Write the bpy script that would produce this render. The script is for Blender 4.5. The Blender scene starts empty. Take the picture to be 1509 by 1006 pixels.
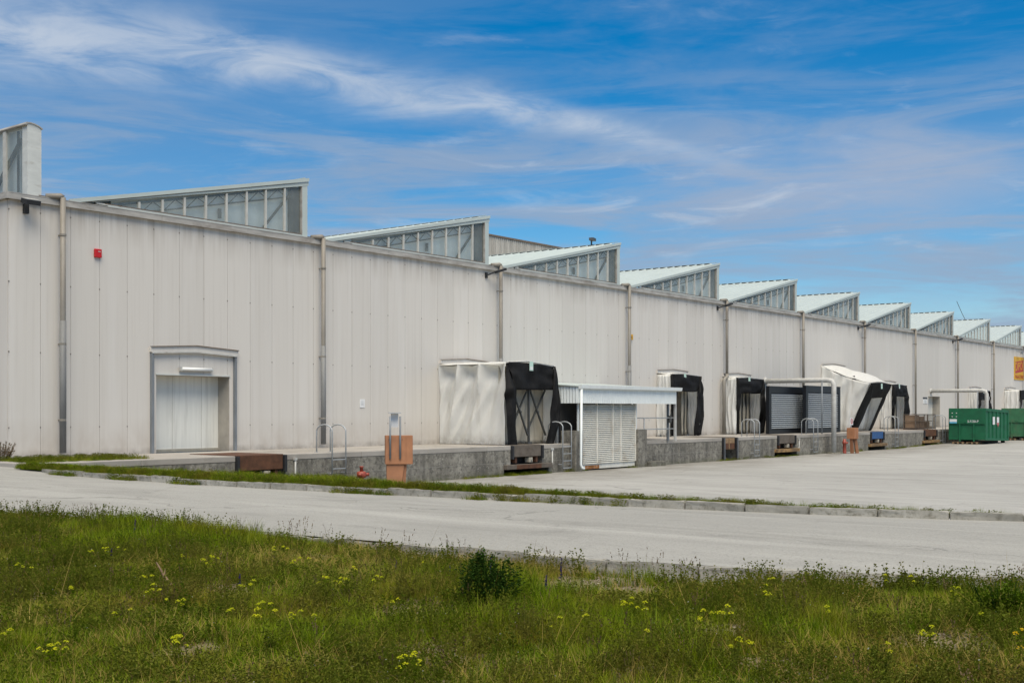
import bpy, bmesh, math, random
import numpy as np
from mathutils import Matrix, Vector, noise as mnoise

random.seed(7); RNG = np.random.default_rng(11)
R = math.radians
SC = bpy.context.scene
COL = SC.collection

# ------------------------------------------------------------------ camera
cam_d = bpy.data.cameras.new('camera'); cam = bpy.data.objects.new('camera', cam_d); COL.objects.link(cam)
cam_d.sensor_width = 36.0; cam_d.lens = 41.56; cam_d.shift_y = 0.0674
cam_d.clip_start = 0.1; cam_d.clip_end = 6000
cam.location = (0, 0, 2.586); cam.rotation_euler = (R(90), 0, R(-52)); SC.camera = cam

# ------------------------------------------------------------------ sky, sun, exposure
SUN_AZ, SUN_EL = R(-131), R(60)      # azimuth measured from +X towards +Y
world = bpy.data.worlds.new('World'); SC.world = world; world.use_nodes = True
def build_world():
    nt = world.node_tree; nt.nodes.clear(); N = nt.nodes.new; L = nt.links.new
    def math_(op, a, b=None, c=None, clamp=False):
        n = N('ShaderNodeMath'); n.operation = op; n.use_clamp = clamp
        for i, v in enumerate((a, b, c)):
            if v is None: continue
            if isinstance(v, (int, float)): n.inputs[i].default_value = v
            else: L(v, n.inputs[i])
        return n.outputs[0]
    def mapr(v, a, b, c, d, smooth=True):
        n = N('ShaderNodeMapRange'); n.interpolation_type = 'SMOOTHSTEP' if smooth else 'LINEAR'
        L(v, n.inputs[0])
        for i, q in enumerate((a, b, c, d)): n.inputs[1+i].default_value = q
        return n.outputs[0]
    def mix(f, a, b):
        n = N('ShaderNodeMix'); n.data_type = 'RGBA'
        if isinstance(f, (int, float)): n.inputs[0].default_value = f
        else: L(f, n.inputs[0])
        for i, v in ((6, a), (7, b)):
            if isinstance(v, tuple): n.inputs[i].default_value = v
            else: L(v, n.inputs[i])
        return n.outputs[2]
    sky = N('ShaderNodeTexSky'); sky.sky_type = 'NISHITA'; sky.sun_disc = False
    sky.sun_elevation = SUN_EL; sky.sun_rotation = R(90) - SUN_AZ
    sky.air_density = 1.0; sky.dust_density = 0.2; sky.ozone_density = 3.0; sky.altitude = 400
    hs = N('ShaderNodeHueSaturation'); hs.inputs['Saturation'].default_value = 1.52; hs.inputs['Hue'].default_value = 0.497; L(sky.outputs[0], hs.inputs['Color'])
    tc = N('ShaderNodeTexCoord'); sep = N('ShaderNodeSeparateXYZ'); L(tc.outputs['Generated'], sep.inputs[0])
    x, y, z = sep.outputs
    az = math_('MULTIPLY', math_('ARCTAN2', y, x), 180/math.pi)
    el = math_('MULTIPLY', math_('ARCSINE', z), 180/math.pi)
    zz = math_('ADD', math_('ABSOLUTE', z), 0.10)
    pv = N('ShaderNodeCombineXYZ'); L(math_('DIVIDE', x, zz), pv.inputs[0]); L(math_('DIVIDE', y, zz), pv.inputs[1])
    def noise(vec, scale, detail=6, rough=0.55, dist=0.0, loc=(0,0,0), sc=(1,1,1), rot=0):
        m = N('ShaderNodeMapping'); m.inputs['Location'].default_value = loc; m.inputs['Scale'].default_value = sc
        m.inputs['Rotation'].default_value = (0, 0, rot); L(vec, m.inputs[0])
        n = N('ShaderNodeTexNoise'); n.inputs['Scale'].default_value = scale; n.inputs['Detail'].default_value = detail
        n.inputs['Roughness'].default_value = rough; n.inputs['Distortion'].default_value = dist; L(m.outputs[0], n.inputs['Vector'])
        return n.outputs[0]
    ae = N('ShaderNodeCombineXYZ'); L(az, ae.inputs[0]); L(el, ae.inputs[1])
    AE = ae.outputs[0]; P = pv.outputs[0]
    warp = noise(AE, 0.12, 5, 0.6, 0.4, (3.1, 1.7, 0), (0.8, 1.6, 1))
    elw = math_('ADD', el, math_('MULTIPLY', math_('SUBTRACT', warp, 0.5), 2.2))
    # long bright cirrus streak: elevation falls with azimuth
    a5 = math_('SUBTRACT', az, 38.0)
    line = math_('ADD', math_('ADD', 14.2, math_('MULTIPLY', a5, 0.19)), math_('MULTIPLY', math_('MULTIPLY', a5, a5), -0.0042))
    dist = math_('SUBTRACT', elw, line)
    width = mapr(az, 30, 62, 0.42, 1.7, False)
    g = math_('DIVIDE', dist, width); g2 = math_('MULTIPLY', math_('MULTIPLY', g, g), -1.0)
    band = math_('POWER', 2.718, g2)
    bandx = math_('MULTIPLY', band, mapr(az, 24, 36, 0, 1))
    fib = noise(AE, 0.55, 8, 0.62, 0.9, (0.3, 2.2, 0), (0.28, 1.25, 1), R(-13))
    streak = math_('MULTIPLY', bandx, mapr(fib, 0.28, 0.68, 0.12, 0.74))
    # thin veil of wisps everywhere
    n1 = noise(P, 0.55, 9, 0.6, 0.5, (1.4, 0.2, 0.0), (1, 1, 1), R(20))
    n2 = noise(AE, 0.16, 8, 0.60, 0.6, (7.0, 4.1, 0), (0.45, 1.5, 1), R(-10))
    veil = math_('MULTIPLY', math_('MULTIPLY', mapr(n2, 0.40, 0.72, 0, 0.62), mapr(el, 2, 20, 1.0, 0.55, False)), mapr(az, 20, 34, 0.10, 1.0))
    fine = math_('MULTIPLY', mapr(fib, 0.5, 0.78, 0, 0.55), mapr(n1, 0.40, 0.60, 0, 1))
    # long flat grey-blue bands low in the sky, a pale haze to the left
    n3 = noise(AE, 0.22, 8, 0.62, 0.7, (2.2, 6.4, 0), (0.30, 2.3, 1), R(-4))
    bands = math_('MULTIPLY', mapr(n3, 0.40, 0.62, 0.0, 0.80), mapr(el, 10, 17, 1.0, 0.18))
    lefth = math_('MULTIPLY', mapr(az, 36, 58, 0.0, 0.36), mapr(n2, 0.2, 0.6, 0.7, 1.0))
    # soft grey-lilac bank low on the right
    q1 = math_('DIVIDE', math_('SUBTRACT', az, 21.0), 11.0); q2 = math_('DIVIDE', math_('SUBTRACT', elw, 10.8), 2.3)
    pb = math_('POWER', 2.718, math_('MULTIPLY', math_('ADD', math_('MULTIPLY', q1, q1), math_('MULTIPLY', q2, q2)), -1.0))
    bank = math_('MULTIPLY', pb, mapr(n2, 0.22, 0.58, 0.35, 0.80))
    lowband = math_('MULTIPLY', mapr(el, 1.0, 8.5, 0.68, 0.0), mapr(fib, 0.35, 0.65, 0.45, 1.0))
    c1 = mix(mapr(el, 0, 20, 1, 1), hs.outputs[0], hs.outputs[0])
    veilc = mix(mapr(el, 18, 55, 0, 1), (2.3, 3.15, 4.6, 1), (4.4, 4.6, 4.9, 1))   # thin high cloud thickens overhead, added out of view to whiten the ambient light
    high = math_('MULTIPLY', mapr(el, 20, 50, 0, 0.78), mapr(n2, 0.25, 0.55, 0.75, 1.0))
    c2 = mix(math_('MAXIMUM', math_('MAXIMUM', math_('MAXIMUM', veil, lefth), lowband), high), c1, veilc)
    c2 = mix(bands, c2, (2.7, 3.5, 4.8, 1))
    c3 = mix(bank, c2, (3.4, 4.05, 5.3, 1))
    c4 = mix(math_('MAXIMUM', streak, fine), c3, (5.4, 5.9, 6.6, 1))
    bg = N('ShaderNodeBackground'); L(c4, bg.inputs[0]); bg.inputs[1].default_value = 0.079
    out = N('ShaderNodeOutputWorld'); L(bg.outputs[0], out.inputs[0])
build_world()
sun_d = bpy.data.lights.new('sun', 'SUN'); sun = bpy.data.objects.new('sun', sun_d); COL.objects.link(sun)
sun_d.energy = 3.2; sun_d.angle = R(52); sun_d.color = (1.0, 0.90, 0.74)
sdir = Vector((math.cos(SUN_EL)*math.cos(SUN_AZ), math.cos(SUN_EL)*math.sin(SUN_AZ), math.sin(SUN_EL)))
sun.rotation_euler = sdir.to_track_quat('Z', 'Y').to_euler()
sun.location = sdir * 60
SC.view_settings.view_transform = 'Standard'; SC.view_settings.look = 'None'
SC.view_settings.exposure = 0.52
SC.cycles.max_bounces = 7; SC.cycles.diffuse_bounces = 3; SC.cycles.glossy_bounces = 2; SC.cycles.transmission_bounces = 4; SC.cycles.transparent_max_bounces = 12; SC.view_settings.gamma = 1.0; SC.view_settings.use_curve_mapping = False

# ------------------------------------------------------------------ mesh helpers
class MB:
    def __init__(self): self.v = []; self.f = []; self.m = []; self.cur = 0
    def mat(self, i): self.cur = i; return self
    def add(self, vs, fs):
        o = len(self.v); self.v += [tuple(p) for p in vs]
        for q in fs: self.f.append(tuple(o+i for i in q)); self.m.append(self.cur)
        return self
    def box(self, x0, x1, y0, y1, z0, z1):
        return self.add([(x0,y0,z0),(x1,y0,z0),(x1,y1,z0),(x0,y1,z0),(x0,y0,z1),(x1,y0,z1),(x1,y1,z1),(x0,y1,z1)],
                        [(0,3,2,1),(4,5,6,7),(0,1,5,4),(1,2,6,5),(2,3,7,6),(3,0,4,7)])
    def obox(self, c, ax, ay, az, hx, hy, hz):
        c, ax, ay, az = Vector(c), Vector(ax).normalized(), Vector(ay).normalized(), Vector(az).normalized()
        vs = []
        for k in (-1, 1):
            for i, j in ((-1,-1),(1,-1),(1,1),(-1,1)): vs.append(c + ax*hx*i + ay*hy*j + az*hz*k)
        return self.add(vs, [(0,3,2,1),(4,5,6,7),(0,1,5,4),(1,2,6,5),(2,3,7,6),(3,0,4,7)])
    def bar(self, p, q, w, h, up=(0,0,1)):
        p, q = Vector(p), Vector(q); d = q-p; u = Vector(up)
        s_ = d.cross(u)
        if s_.length < 1e-5: s_ = d.cross(Vector((0,1,0)))
        s_.normalize(); u = s_.cross(d).normalized()
        return self.obox((p+q)/2, d, s_, u, d.length/2, w/2, h/2)
    def prism(self, poly, y0, y1):              # poly in (x,z), extruded along y
        n = len(poly); vs = [(x,y0,z) for x,z in poly] + [(x,y1,z) for x,z in poly]
        fs = [tuple(range(n)), tuple(range(2*n-1, n-1, -1))]
        for i in range(n): j = (i+1) % n; fs.append((j, i, n+i, n+j))
        return self.add(vs, fs)
    def tube(self, pts, r, seg=10, caps=True):
        pts = [Vector(p) for p in pts]; rs = r if isinstance(r, (list, tuple)) else [r]*len(pts)
        vs = []; fs = []; prev = None
        for i, p in enumerate(pts):
            d = (pts[min(i+1, len(pts)-1)] - pts[max(i-1, 0)]).normalized()
            if prev is None:
                a = Vector((0,0,1)) if abs(d.z) < 0.9 else Vector((1,0,0)); u = d.cross(a).normalized()
            else:
                u = (prev - d*prev.dot(d)).normalized()
            prev = u; w = d.cross(u)
            for k in range(seg):
                t = 2*math.pi*k/seg; vs.append(p + (u*math.cos(t) + w*math.sin(t))*rs[i])
        for i in range(len(pts)-1):
            for k in range(seg):
                k2 = (k+1) % seg; fs.append((i*seg+k, i*seg+k2, (i+1)*seg+k2, (i+1)*seg+k))
        if caps:
            fs.append(tuple(range(seg-1, -1, -1))); o = (len(pts)-1)*seg; fs.append(tuple(o+k for k in range(seg)))
        return self.add(vs, fs)
    def lathe(self, prof, c, seg=14):           # prof (r,z)
        vs = []; fs = []
        for r_, z in prof:
            for k in range(seg):
                t = 2*math.pi*k/seg; vs.append((c[0]+r_*math.cos(t), c[1]+r_*math.sin(t), c[2]+z))
        for i in range(len(prof)-1):
            for k in range(seg):
                k2 = (k+1) % seg; fs.append((i*seg+k, i*seg+k2, (i+1)*seg+k2, (i+1)*seg+k))
        fs.append(tuple(range(seg-1,-1,-1))); o = (len(prof)-1)*seg; fs.append(tuple(o+k for k in range(seg)))
        return self.add(vs, fs)
    def grid(self, fn, nu, nv):
        vs = [fn(i/nu, j/nv) for j in range(nv+1) for i in range(nu+1)]
        fs = [(j*(nu+1)+i, j*(nu+1)+i+1, (j+1)*(nu+1)+i+1, (j+1)*(nu+1)+i) for j in range(nv) for i in range(nu)]
        return self.add(vs, fs)
    def mesh(self, name, mats, smooth=False):
        me = bpy.data.meshes.new(name); me.from_pydata(self.v, [], self.f)
        for m in (mats if isinstance(mats, (list, tuple)) else [mats]): me.materials.append(m)
        me.polygons.foreach_set('material_index', self.m)
        if smooth: me.polygons.foreach_set('use_smooth', [True]*len(self.f))
        me.update(); return me
    def build(self, name, mats, parent=None, smooth=False, loc=None):
        return link(name, self.mesh(name, mats, smooth), parent, loc)

WORLD = {}
def link(name, me, parent=None, loc=None):
    """mesh vertices are world coordinates, or relative to loc (world) when loc is given"""
    o = bpy.data.objects.new(name, me); COL.objects.link(o)
    w = Vector(loc) if loc is not None else Vector((0,0,0))
    pw = WORLD.get(parent.name, Vector((0,0,0))) if parent else Vector((0,0,0))
    o.location = w - pw; WORLD[o.name] = w
    if parent: o.parent = parent
    return o
def tag(o, label=None, cat=None, group=None, kind=None):
    for k, v in (('label', label), ('category', cat), ('group', group), ('kind', kind)):
        if v: o[k] = v
    return o
def thing(name, loc, label, cat, group=None):
    o = bpy.data.objects.new(name, None); COL.objects.link(o); o.location = loc; WORLD[o.name] = Vector(loc)
    o.empty_display_size = 0.2
    return tag(o, label, cat, group)
def bevel(o, w=0.01, seg=2):
    m = o.modifiers.new('bevel', 'BEVEL'); m.width = w; m.segments = seg; m.limit_method = 'ANGLE'; m.angle_limit = R(40); return o
def solid(o, t=0.012):
    m = o.modifiers.new('solid', 'SOLIDIFY'); m.thickness = t; m.offset = 0; return o
def text_mesh(body, size, mat, extrude=0.003):
    cu = bpy.data.curves.new('txt', 'FONT'); cu.body = body; cu.size = size; cu.extrude = extrude; cu.align_x = 'CENTER'; cu.align_y = 'CENTER'
    o = bpy.data.objects.new('txt', cu); COL.objects.link(o); bpy.context.view_layer.update()
    me = bpy.data.meshes.new_from_object(o.evaluated_get(bpy.context.evaluated_depsgraph_get()))
    bpy.data.objects.remove(o); bpy.data.curves.remove(cu); me.materials.clear(); me.materials.append(mat); return me
_P = RNG.random((256, 256))
def vnoise(x, y):
    x = np.asarray(x, float); y = np.asarray(y, float)
    xi = np.floor(x).astype(int); yi = np.floor(y).astype(int); fx = x-xi; fy = y-yi
    fx = fx*fx*(3-2*fx); fy = fy*fy*(3-2*fy)
    g = lambda a, b: _P[a & 255, b & 255]
    return (g(xi,yi)*(1-fx)+g(xi+1,yi)*fx)*(1-fy) + (g(xi,yi+1)*(1-fx)+g(xi+1,yi+1)*fx)*fy
def fbm(x, y, o=4):
    s_ = 0; a = 0.5
    for k in range(o): s_ = s_ + a*vnoise(x*2**k+17.3*k, y*2**k+9.1*k); a *= 0.5
    return s_

# ------------------------------------------------------------------ materials
MATS = {}
class NT:
    def __init__(self, name):
        self.m = bpy.data.materials.new(name); self.m.use_nodes = True; self.t = self.m.node_tree; self.t.nodes.clear()
        self.out = self.n('ShaderNodeOutputMaterial'); self.b = self.n('ShaderNodeBsdfPrincipled'); self.l(self.b.outputs[0], self.out.inputs[0])
        self._pos = None; MATS[name] = self.m
    def n(self, t): return self.t.nodes.new(t)
    def l(self, a, b): self.t.links.new(a, b)
    def set(self, sock, v):
        if isinstance(v, (int, float)): sock.default_value = v
        elif isinstance(v, tuple): sock.default_value = v if len(v) == 4 or sock.type == 'VECTOR' else (*v, 1)
        else: self.l(v, sock)
    def pos(self):
        if self._pos is None: self._pos = self.n('ShaderNodeNewGeometry').outputs['Position']
        return self._pos
    def xyz(self):
        s_ = self.n('ShaderNodeSeparateXYZ'); self.l(self.pos(), s_.inputs[0]); return s_.outputs
    def noise(self, scale, detail=4, rough=0.55, sc=(1,1,1), dist=0.0, loc=(0,0,0)):
        mp = self.n('ShaderNodeMapping'); mp.inputs['Scale'].default_value = sc; mp.inputs['Location'].default_value = loc; self.l(self.pos(), mp.inputs[0])
        n = self.n('ShaderNodeTexNoise'); n.inputs['Scale'].default_value = scale; n.inputs['Detail'].default_value = detail
        n.inputs['Roughness'].default_value = rough; n.inputs['Distortion'].default_value = dist; self.l(mp.outputs[0], n.inputs['Vector']); return n.outputs[0]
    def voro(self, scale, sc=(1,1,1)):
        mp = self.n('ShaderNodeMapping'); mp.inputs['Scale'].default_value = sc; self.l(self.pos(), mp.inputs[0])
        n = self.n('ShaderNodeTexVoronoi'); n.inputs['Scale'].default_value = scale; self.l(mp.outputs[0], n.inputs['Vector']); return n.outputs
    def mr(self, v, a, b, c=0.0, d=1.0):
        n = self.n('ShaderNodeMapRange'); self.l(v, n.inputs[0])
        for i, q in enumerate((a, b, c, d)): n.inputs[1+i].default_value = q
        return n.outputs[0]
    def math(self, op, a, b):
        n = self.n('ShaderNodeMath'); n.operation = op; self.set(n.inputs[0], a); self.set(n.inputs[1], b); return n.outputs[0]
    def mix(self, f, a, b, mode='MIX'):
        n = self.n('ShaderNodeMix'); n.data_type = 'RGBA'; n.blend_type = mode
        self.set(n.inputs[0], f); self.set(n.inputs[6], a); self.set(n.inputs[7], b); return n.outputs[2]
    def rnd(self): return self.n('ShaderNodeObjectInfo').outputs['Random']
    def bump(self, h, strength=0.3, dist=0.01):
        n = self.n('ShaderNodeBump'); n.inputs['Strength'].default_value = strength; n.inputs['Distance'].default_value = dist
        self.l(h, n.inputs['Height']); self.l(n.outputs[0], self.b.inputs['Normal']); return self
    def fin(self, col, rough=0.6, metal=0.0, spec=None):
        self.set(self.b.inputs['Base Color'], col); self.set(self.b.inputs['Roughness'], rough); self.b.inputs['Metallic'].default_value = metal
        if spec is not None: self.b.inputs['Specular IOR Level'].default_value = spec
        return self.m
def simple(name, col, rough=0.6, metal=0.0, var=0.25, scale=3.0, sc=(1,1,1), bump=0.0, dirt=None, dirt_t=(0.55, 0.75)):
    t = NT(name); n = t.noise(scale, 5, 0.6, sc)
    dk = tuple(c*(1-var) for c in col); lt = tuple(min(1, c*(1+var*0.5)) for c in col)
    c = t.mix(t.mr(n, 0.3, 0.7), dk, lt)
    if dirt: c = t.mix(t.mr(t.noise(scale*0.6, 6, 0.65, sc, 0.3, (5,3,1)), dirt_t[0], dirt_t[1], 0, 0.8), c, dirt)
    if bump: t.bump(t.noise(scale*12, 3, 0.6), bump, 0.01)
    return t.fin(c, rough, metal)

def make_materials():
    # wall sandwich panel: greige paint, fine vertical ribs, streaks and rising dirt
    t = NT('panel'); x, y, z = t.xyz()
    base = t.mix(t.mr(t.rnd(), 0, 1), (0.572, 0.544, 0.500), (0.612, 0.583, 0.537))
    st = t.noise(1.0, 5, 0.6, (7.0, 7.0, 0.16)); base = t.mix(t.mr(st, 0.50, 0.78, 0, 0.30), base, (0.40, 0.365, 0.32))
    st2 = t.noise(1.0, 4, 0.6, (1.6, 1.6, 0.10), 0, (9, 2, 4)); base = t.mix(t.mr(st2, 0.50, 0.75, 0, 0.28), base, (0.70, 0.685, 0.66))
    low = t.math('MULTIPLY', t.mr(z, 1.15, 2.4, 1, 0), t.mr(t.noise(2.2, 5, 0.6, (1,1,0.5)), 0.3, 0.7, 0.1, 0.75)); base = t.mix(low, base, (0.40, 0.345, 0.29))
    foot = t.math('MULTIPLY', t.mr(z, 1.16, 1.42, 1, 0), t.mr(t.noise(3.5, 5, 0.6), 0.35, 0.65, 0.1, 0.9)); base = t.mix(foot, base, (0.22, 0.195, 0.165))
    top = t.math('MULTIPLY', t.mr(z, 7.7, 8.8, 0, 1), t.mr(t.noise(1.0, 5, 0.6, (3.5,3.5,0.2), 0, (1,7,2)), 0.42, 0.66, 0.05, 0.75)); base = t.mix(top, base, (0.34, 0.30, 0.25))
    wv = t.n('ShaderNodeTexWave'); wv.wave_type = 'BANDS'; wv.bands_direction = 'X'; wv.inputs['Scale'].default_value = 5.2; t.l(t.pos(), wv.inputs['Vector'])
    t.bump(wv.outputs['Fac'], 0.10, 0.004); t.fin(base, 0.55)
    simple('joint', (0.23, 0.21, 0.185), 0.9)
    simple('trim', (0.40, 0.385, 0.355), 0.5, 0, 0.25, 1.6, (1,1,3), dirt=(0.20,0.17,0.14), dirt_t=(0.5,0.7))
    simple('trim_pale', (0.56, 0.58, 0.555), 0.45, 0, 0.12, 2.0, (1,1,3), dirt=(0.30,0.25,0.19), dirt_t=(0.58,0.75))
    simple('roof_metal', (0.44, 0.50, 0.485), 0.5, 0.0, 0.08, 1.2, (1,1,1), dirt=(0.45,0.50,0.48))
    simple('rust_trim', (0.17, 0.125, 0.092), 0.85, 0, 0.4, 6)
    simple('dark_gap', (0.02, 0.02, 0.02), 0.9)
    simple('mullion', (0.50, 0.50, 0.465), 0.5, 0, 0.15, 4, dirt=(0.30,0.24,0.18), dirt_t=(0.58,0.75))
    simple('truss_paint', (0.03, 0.04, 0.032), 0.6)
    simple('column_paint', (0.02, 0.03, 0.026), 0.6)
    simple('inside', (0.90, 0.95, 0.92), 0.8, 0, 0.1)
    simple('pipe_paint', (0.235, 0.218, 0.188), 0.55, 0.0, 0.25, 2.0, (1,1,0.4), dirt=(0.18,0.155,0.13), dirt_t=(0.5,0.7))
    simple('pipe_dark', (0.185, 0.19, 0.19), 0.6, 0.0, 0.25, 2.0, (1,1,0.4))
    simple('galv', (0.40, 0.425, 0.44), 0.55, 0.25, 0.18, 9)
    simple('galv_pale', (0.50, 0.50, 0.475), 0.6, 0.0, 0.18, 5, dirt=(0.32,0.29,0.25))
    simple('door_paint', (0.78, 0.775, 0.71), 0.5, 0, 0.06, 1.5, (5,5,0.3), dirt=(0.48,0.47,0.42), dirt_t=(0.5,0.8))
    simple('reveal', (0.40, 0.37, 0.32), 0.7, 0, 0.2, 2)
    # wired frosted glass
    def glass(name, lo, hi, ca, cb, tmix):
        t = NT(name); tr = t.n('ShaderNodeBsdfTransparent'); tr.inputs[0].default_value = (0.965, 0.985, 0.975, 1)
        tl = t.n('ShaderNodeBsdfTranslucent'); df = t.n('ShaderNodeBsdfDiffuse'); gl = t.n('ShaderNodeBsdfGlossy'); gl.inputs['Roughness'].default_value = 0.12
        col = t.mix(t.mr(t.noise(1.4, 5, 0.65, (1,1,0.6)), 0.35, 0.7), ca, cb); t.l(col, df.inputs[0]); t.l(col, tl.inputs[0])
        m1 = t.n('ShaderNodeMixShader'); m1.inputs[0].default_value = tmix; t.l(df.outputs[0], m1.inputs[1]); t.l(tl.outputs[0], m1.inputs[2])
        m2 = t.n('ShaderNodeMixShader'); t.l(t.mr(t.noise(0.9, 4, 0.6), 0.3, 0.7, lo, hi), m2.inputs[0]); t.l(tr.outputs[0], m2.inputs[1]); t.l(m1.outputs[0], m2.inputs[2])
        fr = t.n('ShaderNodeFresnel'); fr.inputs[0].default_value = 1.45
        m3 = t.n('ShaderNodeMixShader'); t.l(t.mr(fr.outputs[0], 0, 1, 0.02, 0.8), m3.inputs[0]); t.l(m2.outputs[0], m3.inputs[1]); t.l(gl.outputs[0], m3.inputs[2])
        t.l(m3.outputs[0], t.out.inputs[0])
    glass('glass', 0.12, 0.26, (0.74, 0.82, 0.77), (0.88, 0.94, 0.90), 0.22)
    glass('frosted', 0.18, 0.30, (0.85, 0.90, 0.88), (0.92, 0.95, 0.93), 0.80)
    # concrete of the dock
    t = NT('concrete'); x, y, z = t.xyz()
    c = t.mix(t.mr(t.noise(0.9, 6, 0.65), 0.32, 0.68), (0.165, 0.153, 0.127), (0.31, 0.294, 0.252))
    c = t.mix(t.mr(t.noise(5, 7, 0.75), 0.46, 0.62, 0, 0.9), c, (0.085, 0.080, 0.068))
    c = t.mix(t.mr(t.noise(1.0, 6, 0.65, (2.2,2.2,0.35), 0.2, (4,4,4)), 0.46, 0.66, 0, 0.85), c, (0.075, 0.071, 0.062))
    c = t.mix(t.mr(t.noise(16, 3, 0.6, (1,1,1), 0, (2,8,1)), 0.62, 0.72, 0, 0.7), c, (0.50, 0.48, 0.43))
    c = t.mix(t.math('MULTIPLY', t.mr(z, 0.0, 0.28, 0.8, 0), t.mr(t.noise(3,5,0.6), 0.3, 0.6)), c, (0.10, 0.10, 0.06))
    t.bump(t.noise(30, 5, 0.7), 0.5, 0.02); t.fin(c, 0.9)
    t = NT('concrete_top'); c = t.mix(t.mr(t.noise(0.6, 6, 0.65, (0.5,1,1)), 0.3, 0.7), (0.25, 0.232, 0.205), (0.40, 0.375, 0.34))
    c = t.mix(t.mr(t.noise(1.3, 6, 0.7, (0.35,1.6,1), 0.3), 0.55, 0.7, 0, 0.7), c, (0.15, 0.125, 0.10)); t.bump(t.noise(25, 4, 0.6), 0.2, 0.01); t.fin(c, 0.9)
    # asphalts: pale, worn, speckled
    def asphalt(name, a, b, tone):
        t = NT(name)
        c = t.mix(t.mr(t.noise(0.16, 6, 0.6, (1,0.45,1), 0.4), 0.32, 0.68), a, b)
        c = t.mix(t.mr(t.noise(0.9, 7, 0.7, (1,0.30,1), 0.5, (3,1,0)), 0.48, 0.72, 0, 0.75), c, tone)
        c = t.mix(t.mr(t.noise(0.5, 6, 0.6, (3.2,0.16,1), 0.3, (1,9,0)), 0.52, 0.70, 0, 0.5), c, tuple(v*1.22 for v in b))
        c = t.mix(t.mr(t.noise(0.45, 7, 0.72, (1,0.6,1), 0.8, (6,2,0)), 0.60, 0.70, 0, 0.45), c, tuple(v*0.72 for v in tone))
        v = t.voro(40); c = t.mix(t.mr(v['Distance'], 0.0, 0.30, 0.7, 0), c, (0.53, 0.52, 0.485))
        c = t.mix(t.mr(t.noise(30, 4, 0.8), 0.52, 0.66, 0, 0.65), c, (0.17, 0.167, 0.157))
        c = t.mix(t.mr(t.noise(6, 6, 0.75, (1,1,1), 0, (8,1,3)), 0.60, 0.72, 0, 0.5), c, (0.20, 0.192, 0.175))
        if name == 'asphalt_yard':                # tracked-in grime along the dock
            x, y, z = t.xyz(); c = t.mix(t.math('MULTIPLY', t.mr(y, 23.5, 28.8), t.mr(t.noise(0.5, 6, 0.7, (0.5,1.2,1), 0.5, (4,4,4)), 0.36, 0.60, 0.08, 0.9)), c, (0.175, 0.162, 0.14))
        mp = t.n('ShaderNodeMapping'); mp.inputs['Scale'].default_value = (1, 0.8, 1); nz = t.n('ShaderNodeTexNoise'); nz.inputs['Scale'].default_value = 1.1; nz.inputs['Detail'].default_value = 6; t.l(t.pos(), nz.inputs['Vector'])
        va = t.n('ShaderNodeVectorMath'); va.operation = 'MULTIPLY_ADD'; t.l(nz.outputs['Color'], va.inputs[0]); va.inputs[1].default_value = (1.6, 1.6, 0); t.l(t.pos(), va.inputs[2]); t.l(va.outputs[0], mp.inputs[0])
        vc = t.n('ShaderNodeTexVoronoi'); vc.feature = 'DISTANCE_TO_EDGE'; vc.inputs['Scale'].default_value = 0.22; t.l(mp.outputs[0], vc.inputs['Vector'])
        crack = t.math('MULTIPLY', t.mr(vc.outputs['Distance'], 0.0, 0.006, 0.55, 0), t.mr(t.noise(0.35, 3, 0.5, (1,1,1), 0, (2,2,7)), 0.42, 0.58)); c = t.mix(crack, c, (0.10, 0.098, 0.088))
        t.bump(t.noise(60, 3, 0.7), 0.6, 0.012); t.fin(c, 0.9, 0, 0.25)
    asphalt('asphalt_road', (0.293, 0.289, 0.266), (0.362, 0.357, 0.329), (0.232, 0.228, 0.208))
    asphalt('asphalt_yard', (0.305, 0.303, 0.285), (0.392, 0.388, 0.366), (0.236, 0.232, 0.214))
    t = NT('soil'); c = t.mix(t.mr(t.noise(1.4, 6, 0.65), 0.35, 0.65), (0.13, 0.10, 0.058), (0.27, 0.215, 0.14))
    c = t.mix(t.mr(t.noise(0.7, 5, 0.6, (1,1,1), 0, (5,5,0)), 0.5, 0.7, 0, 0.8), c, (0.085, 0.085, 0.026))
    c = t.mix(t.mr(t.noise(40, 3, 0.7), 0.6, 0.75, 0, 0.8), c, (0.36, 0.31, 0.24)); t.bump(t.noise(28, 5, 0.7), 0.8, 0.03); t.fin(c, 0.95)
    t = NT('kerb'); c = t.mix(t.mr(t.noise(3, 6, 0.65), 0.3, 0.7), (0.25, 0.24, 0.205), (0.43, 0.415, 0.37))
    c = t.mix(t.mr(t.noise(9, 6, 0.7, (1,1,1), 0, (3,3,3)), 0.5, 0.66, 0, 0.8), c, (0.13, 0.12, 0.09)); c = t.mix(t.mr(t.rnd(), 0, 1, 0, 0.35), c, (0.17, 0.16, 0.135))
    t.bump(t.noise(35, 5, 0.7), 0.5, 0.02); t.fin(c, 0.92)
    # tarpaulins
    t = NT('tarp'); x, y, z = t.xyz(); c = t.mix(t.mr(t.noise(0.8, 5, 0.6), 0.3, 0.7), (0.88, 0.88, 0.85), (0.94, 0.94, 0.92))
    c = t.mix(t.mr(t.noise(1.0, 6, 0.65, (3,3,0.5), 0.3, (2,5,1)), 0.55, 0.78, 0, 0.45), c, (0.45, 0.41, 0.345))
    c = t.mix(t.math('MULTIPLY', t.mr(z, 1.15, 1.7, 0.5, 0), t.mr(t.noise(5,5,0.6), 0.3, 0.6)), c, (0.35, 0.31, 0.25)); t.bump(t.noise(20, 4, 0.6), 0.12, 0.02); t.fin(c, 0.55)
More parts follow.
